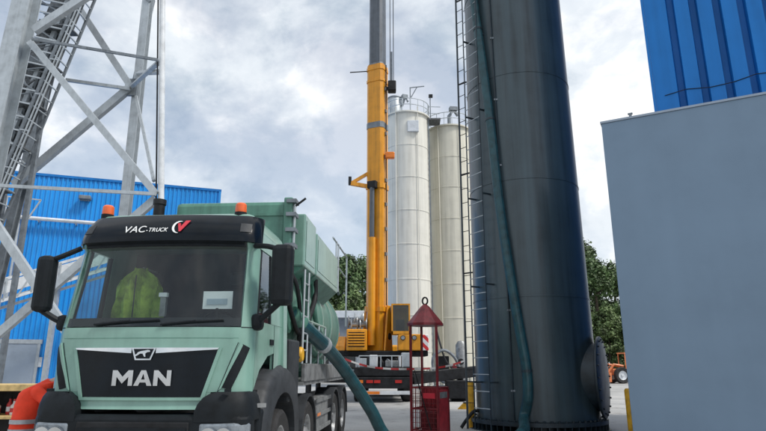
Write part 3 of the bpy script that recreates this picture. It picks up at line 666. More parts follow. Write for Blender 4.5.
# boom
BX, BY = rel(377.3, 300, 29.9).x, -.1
def boomsec(z0, z1, w0, w1, ch_, rz):
    out = []
    for z, w_ in ((z0, w0), (z1, w1)):
        h = w_/2; c = h*ch_; p = [(-h, -h+c), (-h+c, -h), (h-c, -h), (h, -h+c), (h, h-c*1.6), (h-c*1.6, h), (-h+c*1.6, h), (-h, h-c*1.6)]
        out.append([Matrix.Rotation(rz, 3, 'Z') @ Vector((x, y, 0))+Vector((BX, BY, z)) for x, y in p])
    return B().loft(out)
zy = rel(377, 68, 29.9).z
boomsec(2.35, zy, .93, 1.0, .28, R(-24)).build('boom_base', yellow, cr)
for z_ in (rel(377, 128, 29.9).z, ): boomsec(z_-.17, z_+.17, 1.02, 1.02, .28, R(-24)).build('boom_band', steel_d, cr)
for z_, t_ in ((zy-.25, .10), (zy-1.0, .08), (4.4, .12), (rel(377, 188, 29.9).z, .14)): boomsec(z_-t_, z_+t_, 1.06, 1.06, .28, R(-24)).build('boom_collar', yellow, cr)
boomsec(zy-.3, 33, .83, .80, .3, R(-24)).build('boom_section', boomgrey, cr)
boomsec(zy-.02, zy+.12, .90, .90, .3, R(-24)).build('boom_section_collar', steel_d, cr)
fdir = Matrix.Rotation(R(-24), 3, 'Z') @ Vector((0, -1, 0)); rdir = Matrix.Rotation(R(-24), 3, 'Z') @ Vector((1, 0, 0))
cyl0 = Vector((BX, BY, 0))+fdir*.66-rdir*.02
B().tube([cyl0+Vector((0, 0, 2.6)), cyl0+Vector((0, 0, rel(377, 240, 29.9).z))], .20, 16).build('luffing_cylinder', yellow, cr, smooth=True)
B().tube([cyl0+Vector((0, 0, rel(377, 240, 29.9).z)), cyl0+Vector((0, 0, rel(377, 190, 29.9).z))], .13, 14).build('cylinder_rod', boomgrey, cr, smooth=True)
B().box(cyl0+Vector((0, 0, rel(377, 188, 29.9).z))-fdir*.08, (.5, .42, .4), rz=R(-24)).build('cylinder_bracket', chassis, cr, bevel=.04)
for s_ in (-1, 1):
    c = Vector((BX, BY, 0))+rdir*s_*.62; B().prism([(-.5, 0), (.45, 0), (.25, 1.9), (-.15, 1.9)], -.05, .05, 'X')
    pm = B().prism([(-.5, 2.33), (.45, 2.33), (.22, 4.6), (-.12, 4.6)], -.05, .05, 'X'); M2 = Matrix.Rotation(R(-24), 3, 'Z'); pm.v = [M2 @ p+c for p in pm.v]; pm.build('boom_cheek_plate', yellow, cr, bevel=.02)
B().tube([Vector((BX, BY, 3.05))-rdir*.72+fdir*.0, Vector((BX, BY, 3.05))+rdir*.72], .17, 14).build('boom_pivot', chassis, cr, smooth=True)
tr_ = [rel(367, 172, 29.8), rel(351, 183.5, 29.8), rel(367, 187, 29.8), rel(350, 181, 29.8)]
B().bar(tr_[0]+Vector((.2, 0, 0)), tr_[1], .16).build('jib_bracket', yellow, cr); B().bar(tr_[1], tr_[2]+Vector((.2, 0, 0)), .20).build('jib_bracket', yellow, cr)
B().box(tr_[3], (.16, .2, .45)).build('bracket_pin', chassis, cr)
q = rel(392, 87, 29.6); B().box(q, (.46, .5, .62)).build('sheave_block', chassis, cr, bevel=.06)
B().bar(Vector((BX+.45, BY, q.z)), q, .16).build('sheave_arm', steel_d, cr)
q2 = rel(390, 155.5, 29.5); B().box(q2, (.50, .3, .36)).build('limit_switch', orangelamp, cr, bevel=.05); B().bar(Vector((BX+.4, BY, q2.z)), q2, .1).build('switch_arm', chassis, cr)
B().bar(Vector((BX-.35, BY-.2, rel(350, 72, 29.8).z)), rel(350, 72.5, 29.8), .045).build('wind_arm', chassis, cr)
for px in (390.2, 393.6):
    a, b_ = rel(px, 95, 29.5), rel(px, 0, 29.5); B().tube([(a.x, a.y, q.z-.35), (a.x, a.y, 33)], .022, 5).build('hoist_rope', chassis, cr)
B().bar((q.x-.02, q.y, q.z+.2), (q.x-.02, q.y, q.z+2.2), .10).build('rope_guide', steel_d, cr)
for k in range(9):
    z = zy-1.5-k*1.35; B().box(Vector((BX, BY, z))+rdir*.53+fdir*.1, (.12, .14, .18), rz=R(-24)).build('hose_clip', steel_d, cr)
B().tube([Vector((BX, BY, 4.6))+rdir*.56+fdir*.1, Vector((BX, BY, zy))+rdir*.56+fdir*.1], .035, 6).build('hydraulic_hose', chassis, cr)

# ------------------------------------------------------------------ vacuum truck (local x: lateral, y: towards the tail)
tk = thing('vacuum_truck', 'light green vacuum truck with dark cab visor parked in the yard', 'truck', (-2.68, 6.63, 0), R(-3.7))
TKI = tk.matrix_basis.inverted()
def TL_(p): return TKI @ Vector(p)
HWD = 1.17
poly = []
for k in range(13):
    a = math.pi/2*(1-k/12); poly.append((-(HWD-.24)-.24*math.sin(a), .085+.24*(1-math.cos(a))))
poly += [(x, .085*(abs(x)/(HWD-.24))**2.2) for x in [(-(HWD-.24)+2*(HWD-.24)*k/28) for k in range(1, 28)]]
poly += [(-x, y) for x, y in reversed(poly[:13])]
arc = [0]
for i in range(1, len(poly)): arc.append(arc[-1]+math.hypot(poly[i][0]-poly[i-1][0], poly[i][1]-poly[i-1][1]))
def s_of_x(x):
    for i in range(1, len(poly)):
        if poly[i][0] >= x: f = (x-poly[i-1][0])/max(1e-9, poly[i][0]-poly[i-1][0]); return arc[i-1]+f*(arc[i]-arc[i-1])
    return arc[-1]
def at_s(s):
    for i in range(1, len(arc)):
        if arc[i] >= s-1e-9:
            f = (s-arc[i-1])/max(1e-9, arc[i]-arc[i-1]); a, b = poly[i-1], poly[i]
            t = Vector((b[0]-a[0], b[1]-a[1])).normalized(); return a[0]+f*(b[0]-a[0]), a[1]+f*(b[1]-a[1]), t.y, -t.x
    return at_s(arc[-1])
def yz(z):
    if z < 1.15: return -.02
    if z < 2.0: return .02*((z-1.15)/.85)
    if z < 3.05: return .02+.20*((z-2.0)/1.05)
    return .16+.30*max(0, (z-3.05)/.45)**2.0
def shrink(z):
    if z < 2.0: return 1
    return 1-.045*min(1.0, (z-2.0)/1.05)-(.05*((z-3.05)/.45)**2 if z > 3.05 else 0)
def fpt(s, z, off):
    x, y, nx, ny = at_s(s); k = shrink(z); return Vector((x*k+nx*off, y+yz(z)+ny*off, z))
def patch(c, off, th, nx=20, nz=8):
    # corners (xbl,zbl),(xbr,zbr),(xtr,ztr),(xtl,ztl); closed slab following the cab nose
    (xa, za), (xb, zb), (xc, zc), (xd, zd) = c
    G = [[], []]
    for j in range(nz+1):
        f = j/nz; sL, sR = s_of_x(xa)*(1-f)+s_of_x(xd)*f, s_of_x(xb)*(1-f)+s_of_x(xc)*f
        zL, zR = za*(1-f)+zd*f, zb*(1-f)+zc*f
        for i in range(nx+1):
            g_ = i/nx; s = sL*(1-g_)+sR*g_; z = zL*(1-g_)+zR*g_
            G[0].append(fpt(s, z, off)); G[1].append(fpt(s, z, off-th))
    n = (nx+1)*(nz+1); m = MB(); fs = []
    I = lambda i, j: j*(nx+1)+i
    for j in range(nz):
        for i in range(nx):
            fs += [(I(i, j), I(i+1, j), I(i+1, j+1), I(i, j+1)), (n+I(i, j), n+I(i, j+1), n+I(i+1, j+1), n+I(i+1, j))]
    for i in range(nx): fs += [(I(i, 0), n+I(i, 0), n+I(i+1, 0), I(i+1, 0)), (I(i, nz), I(i+1, nz), n+I(i+1, nz), n+I(i, nz))]
    for j in range(nz): fs += [(I(0, j), I(0, j+1), n+I(0, j+1), n+I(0, j)), (I(nx, j), n+I(nx, j), n+I(nx, j+1), I(nx, j+1))]
    return m.add(G[0]+G[1], fs)
X_ = HWD-.0005
fp = patch([(-X_, 1.32), (X_, 1.32), (X_, 2.03), (-X_, 2.03)], 0, .04, 56, 12).build('front_panel', green, tk, smooth=True)
patch([(-.66, 1.14), (.66, 1.14), (.86, 1.318), (-.86, 1.318)], 0, .04, 24, 4).build('front_panel', green, tk, smooth=True)
gr = patch([(-.67, 1.27), (.67, 1.27), (.82, 1.79), (-.82, 1.79)], .012, .02, 30, 8).build('grille', blackgl, tk, smooth=True)
patch([(-.70, 1.235), (.70, 1.235), (.70, 1.266), (-.70, 1.266)], .022, .03, 30, 1).build('grille_lip', green, gr, smooth=True)
for s_ in (-1, 1):
    c = [(s_*.705, 1.236), (s_*.672, 1.27), (s_*.822, 1.79), (s_*.862, 1.80)]
    if s_ < 0: pass
    else: c = [(c[1][0], c[1][1]), (c[0][0], c[0][1]), (c[3][0], c[3][1]), (c[2][0], c[2][1])]
    patch(c, .022, .03, 3, 8).build('grille_lip', green, gr, smooth=True)
    # side air slots
    v = [(.885, 1.37), (.985, 1.345), (1.135, 1.80), (1.075, 1.84)]
    if s_ < 0: v = [(-.985, 1.345), (-.885, 1.37), (-1.075, 1.84), (-1.135, 1.80)]
    patch(v, .010, .02, 8, 8).build('air_slot', blackpl, tk, smooth=True)
    v = [(.855, 1.34), (.883, 1.36), (1.073, 1.83), (1.045, 1.86)]
    if s_ < 0: v = [(-.883, 1.36), (-.855, 1.34), (-1.045, 1.86), (-1.073, 1.83)]
    patch(v, .020, .03, 3, 8).build('slot_rim', green, tk, smooth=True)
# chrome bar with lion shield
patch([(-.815, 1.782), (-.14, 1.74), (-.14, 1.80), (-.83, 1.80)], .03, .03, 16, 3).build('chrome_bar', chrome, gr, smooth=True)
patch([(.14, 1.74), (.815, 1.782), (.83, 1.80), (.14, 1.80)], .03, .03, 16, 3).build('chrome_bar', chrome, gr, smooth=True)
patch([(-.09, 1.665), (.09, 1.665), (.14, 1.80), (-.14, 1.80)], .032, .04, 6, 3).build('badge_shield', chrome, gr, smooth=True)
patch([(-.075, 1.680), (.075, 1.680), (.115, 1.787), (-.115, 1.787)], .036, .01, 6, 3).build('badge_field', blackgl, gr, smooth=True)
lion = [(-.085, 1.705), (-.06, 1.715), (-.03, 1.735), (.00, 1.735), (.02, 1.70), (.035, 1.70), (.03, 1.735), (.05, 1.75), (.085, 1.755), (.08, 1.77), (.055, 1.775), (.03, 1.77), (-.02, 1.762), (-.055, 1.75), (-.07, 1.73), (-.09, 1.72)]
B().prism(lion, yz(1.73)-.047, yz(1.73)-.040, 'Y').build('lion_emblem', chrome, gr)
def text_mesh(s, size, mt, name, parent, loc, rot, xs=1.0, ext=.008, bold=0.0, shear=0.0):
    cu = bpy.data.curves.new(name, 'FONT'); cu.body = s; cu.size = size; cu.extrude = ext; cu.offset = bold; cu.shear = shear; cu.align_x = 'CENTER'; cu.align_y = 'CENTER'
    o = bpy.data.objects.new(name, cu); col.objects.link(o); bpy.context.view_layer.update()
    me = bpy.data.meshes.new_from_object(o.evaluated_get(bpy.context.evaluated_depsgraph_get())); bpy.data.objects.remove(o); bpy.data.curves.remove(cu)
    me.name = name; me.materials.clear(); me.materials.append(mt)
    q = bpy.data.objects.new(name, me); col.objects.link(q); q.parent = parent; q.location = loc; q.rotation_euler = rot; q.scale = (xs, 1, 1); return q
def flat_letter(pts, faces, x0, z0, kx, y0, y1):
    n = len(pts); ed = {}
    for f in faces:
        for i in range(len(f)):
            e = (f[i], f[(i+1) % len(f)]); ed[tuple(sorted(e))] = ed.get(tuple(sorted(e)), 0)+1
    V = [(x0+x*kx, y, z0+z) for y in (y0, y1) for x, z in pts]
    return B().add(V, [tuple(f) for f in faces]+[tuple(n+i for i in reversed(f)) for f in faces]+[(a_, b_, n+b_, n+a_) for (a_, b_), c_ in ed.items() if c_ == 1])
LET = {'M': ([(0, 0), (.055, 0), (.055, .095), (.13, .022), (.205, .095), (.205, 0), (.26, 0), (.26, .165), (.2, .165), (.13, .095), (.06, .165), (0, .165)], [(0, 1, 2, 10, 11), (2, 3, 9, 10), (3, 4, 8, 9), (4, 5, 6, 7, 8)], .26),
       'A': ([(0, 0), (.06, 0), (.078, .035), (.152, .035), (.17, 0), (.23, 0), (.145, .165), (.085, .165), (.115, .13), (.092, .066), (.138, .066)], [(0, 1, 2, 9), (0, 9, 8, 7), (7, 8, 6), (6, 8, 10, 5), (5, 10, 3, 4), (2, 3, 10, 9)], .23),
       'N': ([(0, 0), (.055, 0), (.055, .095), (.165, 0), (.22, 0), (.22, .165), (.165, .165), (.165, .07), (.055, .165), (0, .165)], [(0, 1, 2, 8, 9), (2, 3, 7, 8), (3, 4, 5, 6, 7)], .22)}
xx = -.325
for chv in 'MAN':
    p_, f_, w_ = LET[chv]; flat_letter(p_, f_, xx, 1.39, .90, yz(1.47)-.030, yz(1.47)-.010).build('badge_letter', chrome, gr); xx += w_*.90+.015
# bumper, headlamps
bm_ = B().prism([(-1.23, .30), (-1.23, .10), (-1.12, -.03), (-.6, -.10), (.6, -.10), (1.12, -.03), (1.23, .10), (1.23, .30)], .36, 1.09, 'Z').build('bumper', blackpl, tk, bevel=.05)
for s_ in (-1, 1):
    rg_ = []
    for z, o_ in ((1.02, .0), (1.12, .0), (1.20, .012), (1.27, .035), (1.325, .075)):
        rg_.append([Vector((s_*x, y+(o_ if y < .25 else 0), z)) for x, y in ((.66+o_*2.2, .30), (.66+o_*2.2, -.095), (.80, -.085), (.95, -.065), (1.06, -.035), (1.14-o_*.3, .01), (1.20-o_*.5, .08), (1.232-o_, .17), (1.236-o_, .30), (1.236-o_, .46))])
    B().loft(rg_).build('bumper_corner', blackpl, tk, smooth=True, ang=50)
B().bb((-.62, -.115, .62), (.62, -.09, 1.02)).build('lower_grille', chassis, tk, bevel=.02)
for k in range(4): B().bb((-.6, -.128, .66+.09*k), (.6, -.112, .69+.09*k)).build('grille_bar', blackpl, tk)
for s_ in (-1, 1):
    hl_ = B().prism([(s_*.72, .10), (s_*.72, -.095), (s_*1.10, -.055), (s_*1.225, .09), (s_*1.225, .2)], .72, 1.01, 'Z').build('headlight', lampglass, tk, bevel=.03)
    for k, xx in enumerate((.84, 1.0)): B().lathe([(.10, 0), (.095, -.03), (.02, -.02)], 18, c=(s_*xx, -.098+.02*k, .87), axis='Y').build('reflector', chrome, hl_, smooth=True)
    B().box((s_*1.0, -.045, 1.345), (.06, .05, .03)).build('washer_jet', blackpl, tk)
    B().bar((s_*1.15, .30, 1.165), (s_*1.30, .42, 1.165), .045).build('grab_bar', alu, tk)
# windscreen, pillars, visor
WSB, WST = 2.04, 3.055
patch([(-1.045, WSB), (1.045, WSB), (1.06, WST), (-1.06, WST)], -.004, .012, 40, 12).build('windscreen', screen_g, tk, smooth=True)
for a_ in ([(-1.045, WSB-.0), (1.045, WSB-.0), (1.045, WSB+.10), (-1.045, WSB+.10)], [(-1.06, WST-.05), (1.06, WST-.05), (1.06, WST), (-1.06, WST)]):
    patch(a_, -.018, .008, 40, 2).build('screen_band', blackpl, tk, smooth=True)
for s_ in (-1, 1):
    c = [(1.048, 2.033), (X_, 2.033), (X_, WST+.0), (1.062, WST)]
    if s_ < 0: c = [(-X_, 2.033), (-1.048, 2.033), (-1.062, WST), (-X_, WST)]
    patch(c, 0, .05, 10, 12).build('pillar', green, tk, smooth=True)
vis = patch([(-X_, WST+.004), (X_, WST+.004), (X_, 3.43), (-X_, 3.43)], .035, .06, 56, 10).build('sun_visor', blackgl, tk, smooth=True)
patch([(-1.02, WST-.055), (1.02, WST-.055), (1.02, WST+.002), (-1.02, WST+.002)], .05, .025, 40, 2).build('visor_lip', blackpl, vis, smooth=True)
for s_ in (-1, 1):
    v = [(.97, 3.18), (1.08, 3.18), (1.08, 3.30), (.97, 3.30)]
    if s_ < 0: v = [(-1.08, 3.18), (-.97, 3.18), (-.97, 3.30), (-1.08, 3.30)]
    patch(v, .042, .01, 4, 3).build('marker_lamp', dkgrey, vis, smooth=True)
yv = yz(3.22)-.035
def vis_letter(chv, x, z, size, xs):
    y = yz(z)+.085*(abs(x)/.93)**2.2-.043
    text_mesh(chv, size, lettering, 'letter', vis, (x, y, z), (math.pi/2-R(23), 0, 0), xs, .003, 0, .15)
for chv, x in (('V', -.455), ('A', -.36), ('C', -.265)): vis_letter(chv, x, 3.205, .135, 1.0)
for chv, x in (('-', -.195), ('T', -.155), ('R', -.11), ('U', -.06), ('C', -.01), ('K', .038)): vis_letter(chv, x, 3.195, .083, .85)
# ring and tick emblem
em = B()
cx_, cz_ = .19, 3.235
ring = [(a, .082) for a in [R(70+q*19) for q in range(12)]]
vs_ = []; fs_ = []
for i, (a, r_) in enumerate(ring):
    for rr in (r_, r_-.028*math.sin(math.pi*(i+.6)/12.2)):
        for dy in (0, .008): vs_.append((cx_+rr*math.cos(a)*.95, yz(cz_+rr*math.sin(a))-.050+dy, cz_+rr*math.sin(a)*1.05))
for i in range(len(ring)-1):
    o = i*4; n = o+4; fs_ += [(o, n, n+2, o+2), (o+1, o+3, n+3, n+1), (o, o+1, n+1, n), (o+2, n+2, n+3, o+3)]
em.add(vs_, fs_).build('emblem_ring', lettering, vis)
tick = [(cx_-.02, 3.285), (cx_+.012, 3.285), (cx_+.03, 3.235), (cx_+.065, 3.325), (cx_+.125, 3.325), (cx_+.04, 3.17), (cx_+.02, 3.17)]
b = B(); b.add([(x, yz(z)-.054, z) for x, z in tick]+[(x, yz(z)-.044, z) for x, z in tick], [tuple(range(7)), tuple(range(13, 6, -1))]+[(i, (i+1) % 7, 7+(i+1) % 7, 7+i) for i in range(7)]); b.build('emblem_tick', redlet, vis)
for s_ in (-1, 1):
    v = [(1.05, 2.026), (X_, 2.026), (X_, 2.036), (1.05, 2.036)]
    if s_ < 0: v = [(-X_, 2.026), (-1.05, 2.026), (-1.05, 2.036), (-X_, 2.036)]
    patch(v, .003, .006, 10, 1).build('panel_gap', blackpl, tk, smooth=True)
    v = [(.842, 1.325), (.849, 1.325), (1.034, 1.86), (1.027, 1.86)]
    if s_ < 0: v = [(-.849, 1.325), (-.842, 1.325), (-1.027, 1.86), (-1.034, 1.86)]
    patch(v, .003, .006, 1, 8).build('panel_gap', blackpl, tk, smooth=True)
patch([(-1.03, 1.905), (1.03, 1.905), (1.03, 1.911), (-1.03, 1.911)], .002, .005, 30, 1).build('panel_gap', green_d, tk, smooth=True)
# wipers
for x0_, x1_ in ((-.55, .12), (.25, .85)):
    wi = B().tube([fpt(s_of_x(x0_+(x1_-x0_)*k/10), 2.075+.035*k/10, .02) for k in range(11)], .012, 6).build('wiper', blackpl, tk)
    B().tube([fpt(s_of_x(x0_-.1), 2.06, .02), fpt(s_of_x((x0_+x1_)/2), 2.10, .03)], .014, 6).build('wiper_arm', blackpl, wi)
# cab sides, roof, floor, rear
YR = 1.78; K1 = shrink(3.05)
def side(c, x, th, name, m, parent=tk, sm=False):    # polygon in (y,z) on the cab flank; x leans in with shrink
    out = []
    for dx in (0, -th):
        out.append([Vector((x/abs(x)*(abs(x)*shrink(z)+dx), y, z)) for y, z in c])
    n = len(c); b = B(); b.add(out[0]+out[1], [tuple(range(n)), tuple(range(2*n-1, n-1, -1))]+[(i, (i+1) % n, n+(i+1) % n, n+i) for i in range(n)])
    return b.build(name, m, parent)
for s_ in (-1, 1):
    x = s_*HWD
    y0 = .335
    side([(y0, 1.33), (.55, 1.55), (.9, 1.72), (1.2, 1.76), (1.2, 2.12), (y0+.02, 2.12)], x, .045, 'door', green)
    side([(1.205, 1.5), (YR, 1.4), (YR, 2.12), (1.205, 2.12)], x, .045, 'side_panel', green)
    side([(1.03, 2.124), (YR, 2.124), (YR, 3.25), (1.10, 3.25), (1.08, 3.0)], x, .045, 'side_panel', green)
    side([(y0+.03, 3.02), (1.075, 3.02), (1.095, 3.25), (y0+.16, 3.25)], x, .045, 'side_panel', green)
    side([(y0+.02, 2.124), (y0+.10, 2.124), (y0+.27, 3.015), (y0+.20, 3.015)], x, .04, 'window_frame', blackpl)
    side([(.965, 2.124), (1.025, 2.124), (1.07, 3.015), (1.01, 3.015)], x, .04, 'window_frame', blackpl)
    side([(y0+.10, 2.124), (.963, 2.124), (1.008, 3.015), (y0+.268, 3.015)], x*.99, .01, 'side_window', side_g)
    hd_ = side([(.98, 1.86), (1.15, 1.86), (1.15, 1.93), (.98, 1.93)], x*1.012, .03, 'door_handle', blackpl)
    side([(1.197, 1.56), (1.208, 1.56), (1.208, 2.12), (1.197, 2.12)], x*1.003, .01, 'door_seam', blackpl)
    side([(YR-.16, 1.5), (YR+.05, 1.5), (YR+.05, 3.2), (YR-.16, 3.2)], x*1.035, .04, 'air_deflector', green)
    # steps and arch
    b = B(); prof = []
    for k in range(19):
        a = math.pi*k/18; prof.append((1.62-1.08*math.cos(a)*(1 if a > 1.57 else 1.02), .55+1.07*math.sin(a)**.75))
    inn = [(1.62+(y-1.62)*.66, .55+(z-.55)*.66) for y, z in prof]
    for i in range(18):
        pa_, pb_, qa, qb = prof[i], prof[i+1], inn[i], inn[i+1]
        xo, xi = s_*1.245, s_*.62
        b.add([(xo-s_*.08, *pa_), (xo-s_*.08, *pb_), (xo, (pb_[0]*.8+qb[0]*.2), pb_[1]*.8+qb[1]*.2), (xo, pa_[0]*.8+qa[0]*.2, pa_[1]*.8+qa[1]*.2), (xo, *qa), (xo, *qb), (xi, *pa_), (xi, *pb_), (xi, *qa), (xi, *qb)],
              [(0, 1, 2, 3), (3, 2, 5, 4), (0, 6, 7, 1), (4, 5, 9, 8)])
    b.build('wheel_arch', dkgrey, tk, smooth=True, ang=60)
    B().bb((s_*1.0, .42, .40), (s_*1.22, .98, 1.12)).build('step_panel', blackpl, tk, bevel=.05)
# roof
rf = B(); rings = []
for z, ins in ((3.2, 0), (3.36, .03), (3.47, .12), (3.50, .3)):
    k = .955-.0
    ww = HWD*k-ins; rings.append([Vector((-ww, .50+ins*.3, z)), Vector((ww, .50+ins*.3, z)), Vector((ww, YR-ins*.4, z)), Vector((-ww, YR-ins*.4, z))])
rf.loft(rings).build('roof', green, tk, smooth=True, bevel=.05)
B().bb((-1.10, YR-.05, 1.3), (1.10, YR, 3.2)).build('rear_wall', green, tk)
B().bb((-1.10, .12, 1.25), (1.10, YR-.055, 1.32)).build('cab_floor', chassis, tk)
# interior
B().prism([(.16, 1.45), (.62, 1.45), (.62, 2.02), (.50, 2.13), (.24, 2.05)], -1.08, 1.08, 'X').build('dashboard', blackpl, tk, bevel=.03)
for xx in (-.62, .62):
    se = B().bb((xx-.27, .80, 1.75), (xx+.27, 1.3, 1.92)).build('seat', seatm, tk, bevel=.06)
    B().bb((xx-.26, 1.25, 1.9), (xx+.26, 1.42, 2.62)).build('backrest', seatm, se, bevel=.07); B().bb((xx-.15, 1.27, 2.66), (xx+.15, 1.39, 2.86)).build('headrest', seatm, se, bevel=.05)
B().bb((-1.08, YR-.09, 1.9), (1.08, YR-.056, 3.19)).build('cab_curtain', seatm, tk)
sw = B(); sc_, sn = Vector((.62, .72, 2.12)), Vector((0, .55, .83)).normalized(); sx_ = Vector((1, 0, 0)); sy_ = sn.cross(sx_)
sw.tube([sc_+sx_*.22*math.cos(2*math.pi*k/28)+sy_*.22*math.sin(2*math.pi*k/28) for k in range(29)], .016, 6)
sw.tube([sc_-sx_*.22, sc_+sx_*.22], .014, 6); sw.tube([sc_, sc_-sn*.3], .03, 6); sw.build('steering_wheel', blackpl, tk, smooth=True)
B().bb((.50, .335, 2.26), (.86, .342, 2.47)).build('windscreen_card', paper, tk)
B().bb((.55, .328, 2.31), (.80, .333, 2.38)).build('card_print', paperb, tk)
B().bar((.68, .36, 2.06), (.68, .345, 2.27), .03).build('card_holder', blackpl, tk)
B().box((-.02, .42, 2.30), (.07, .05, .24)).build('phone_holder', alu, tk); B().box((-.02, .40, 2.44), (.10, .05, .05)).build('holder_head', paper, tk)
# hi-vis jacket hung over the passenger seat
jk = B(); rj = []
rg = random.Random(3)
for z, hw, dp in ((2.16, .36, .10), (2.30, .345, .12), (2.45, .33, .12), (2.60, .31, .12), (2.70, .26, .12), (2.76, .17, .09), (2.80, .10, .07), (2.84, .09, .06)):
    rj.append([Vector((-.56+hw*.94*math.cos(a)*(1+.09*math.sin(5*a+z*9)), .86-dp*math.sin(a)*(1+.55*math.sin(9*a+z*4)), z+.012*math.sin(6*a))) for a in [2*math.pi*q/36 for q in range(36)]])
hj = jk.loft(rj).build('hivis_jacket', hivis_g, None, smooth=True); hj.matrix_basis = tk.matrix_basis.copy()
tag(hj, 'yellow-green high-visibility jacket hung up inside the truck cab', 'jacket')
B().bb((-.568, .730, 2.2), (-.556, .738, 2.74)).build('zip', seatm, hj)
B().bar((-.56, .9, 2.86), (-.56, 1.3, 2.86), .02).build('hanger_hook', steel, hj)
# mirrors
def mirror(s_, z0, z1, xo, wm):
    mb = B().bb((s_*xo, .10, z0), (s_*(xo+wm), .30, z1)).build('mirror', blackpl, tk, bevel=.06)
    B().bb((s_*(xo+.03), .302, z0+.05), (s_*(xo+wm-.03), .308, z1-.05)).build('mirror_glass', chrome, mb)
    B().tube(smoothpath([(s_*1.10, .34, 3.02), (s_*1.28, .22, z1-.01), (s_*(xo+.06), .2, z1-.05)]), .032, 8).build('mirror_arm', blackpl, mb, smooth=True)
    B().tube(smoothpath([(s_*1.14, .34, 2.10), (s_*1.25, .26, 2.14), (s_*(xo+.1), .2, z0+.03)]), .036, 8).build('mirror_arm', blackpl, mb, smooth=True)
    B().box((s_*1.18, .33, 2.10), (.13, .2, .19)).build('mirror_foot', blackpl, mb, bevel=.05)
mirror(1, 2.28, 3.0, 1.36, .25); mirror(-1, 2.22, 2.90, 1.32, .19)
for x_ in (-.98, .80):
    bc = B().lathe([(.070, 3.52), (.074, 3.54), (.070, 3.625), (.052, 3.645)], 18, c=(x_, .62, 0)).build('beacon', orange, tk, smooth=True); B().lathe([(.078, 3.40), (.078, 3.52)], 16, c=(x_, .62, 0)).build('beacon_base', blackpl, bc)
# chassis and wheels
for s_ in (-1, 1): B().bb((s_*.38, .5, .72), (s_*.46, 9.0, 1.0)).build('frame_rail', chassis, tk)
for yy in (1.66, 3.55, 6.55, 7.92):
    B().tube([(-1.0, yy, .52), (1.0, yy, .52)], .09, 8).build('axle', chassis, tk)
    for s_ in (-1, 1): wheel(tk, (s_*1.06, yy, .52), .52, .32)
for yy in (3.55, 6.55, 7.92):
    for s_ in (-1, 1):
        b = B(); pr = [(yy-.66*math.cos(math.pi*k/14), .50+.66*math.sin(math.pi*k/14)) for k in range(15)]
        for i in range(14):
            a, c = pr[i], pr[i+1]; xo, xi = s_*1.235, s_*.84
            ai, ci = (yy+(a[0]-yy)*.93, .5+(a[1]-.5)*.93), (yy+(c[0]-yy)*.93, .5+(c[1]-.5)*.93)
            b.add([(xo, *a), (xo, *c), (xi, *c), (xi, *a), (xo, *ai), (xo, *ci), (xi, *ci), (xi, *ai)], [(0, 1, 2, 3), (4, 7, 6, 5), (0, 4, 5, 1), (3, 2, 6, 7)])
        b.build('mudguard', dkgrey, tk, smooth=True)
B().bb((.92, 4.30, .45), (1.2, 5.75, 1.05)).build('side_tank', alu, tk, bevel=.06)
for z_ in (.5, .75, 1.0): B().bb((1.205, 4.25, z_-.035), (1.235, 5.85, z_+.035)).build('side_guard_rail', alu, tk)
B().bb((1.236, 4.28, .73), (1.242, 4.6, .78)).build('side_reflector', orangelamp, tk)
B().bb((-1.2, 4.30, .45), (-.92, 5.75, 1.05)).build('side_tank', alu, tk, bevel=.06)
B().bb((-1.22, 2.98, 1.30), (1.22, 8.9, 1.36)).build('deck', alu, tk)
for s_ in (-1, 1): B().bb((s_*1.18, 2.98, 1.362), (s_*1.25, 8.9, 1.64)).build('deck_rail', alu, tk, bevel=.01)
B().bb((.92, 1.98, 1.10), (1.22, 2.62, 1.98)).build('intake_box', dkgrey, tk, bevel=.03)
B().bb((-1.22, 1.98, 1.10), (-.92, 2.62, 1.98)).build('intake_box', dkgrey, tk, bevel=.03)
q = B().lathe([(.085, 2.0), (.085, 4.05), (.10, 4.06), (.10, 4.14)], 16, c=(-.98, 2.05, 0)).build('exhaust_stack', chassis, tk, smooth=True)
# tank unit
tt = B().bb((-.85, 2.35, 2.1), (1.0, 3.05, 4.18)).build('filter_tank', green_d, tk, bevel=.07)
B().bb((-.87, 2.33, 3.93), (1.02, 3.07, 3.975)).build('lid_seam', green_d, tt)
B().bb((.95, 2.28, 3.2), (1.09, 2.44, 4.22)).build('hinge_post', green_d, tt, bevel=.02)
for z_ in (3.4, 3.65, 3.9, 4.12): B().bb((1.0, 2.23, z_), (1.16, 2.46, z_+.06)).build('clamp', steel_d, tt)
B().tube([(1.13, 2.3, 3.25), (1.13, 2.3, 4.10)], .02, 6).build('clamp_rod', steel, tt)
B().tube([(1.12, 2.3, 4.06), (1.30, 2.3, 4.20)], .018, 6).build('latch_lever', chassis, tt)
for y0_, y1_, z0_, z1_, xi in ((2.72, 3.72, 3.18, 4.06, .75), (3.85, 6.55, 3.20, 3.98, .8)):
    bx_ = B().bb((xi, y0_, z0_), (1.22, y1_, z1_)).build('side_cabinet', green, tk, bevel=.025)
    B().prism([(xi+.02, z0_-.003), (1.20, z0_-.003), (xi+.02, z0_-.35)], y0_+.03, y1_-.03, 'Y').build('cabinet_bracket', green_d, bx_)
    B().bb((1.222, y0_+.1, z0_+.1), (1.228, y1_-.1, z1_-.1)).build('cabinet_door', green, bx_, bevel=.004)
ck = B().lathe([(.25, 3.0), (.88, 3.12), (1.02, 3.25), (1.02, 8.35), (.95, 8.6), (.3, 8.8)], 48, c=(0, 0, 2.48), axis='Y').build('debris_tank', green_d, tk, smooth=True)
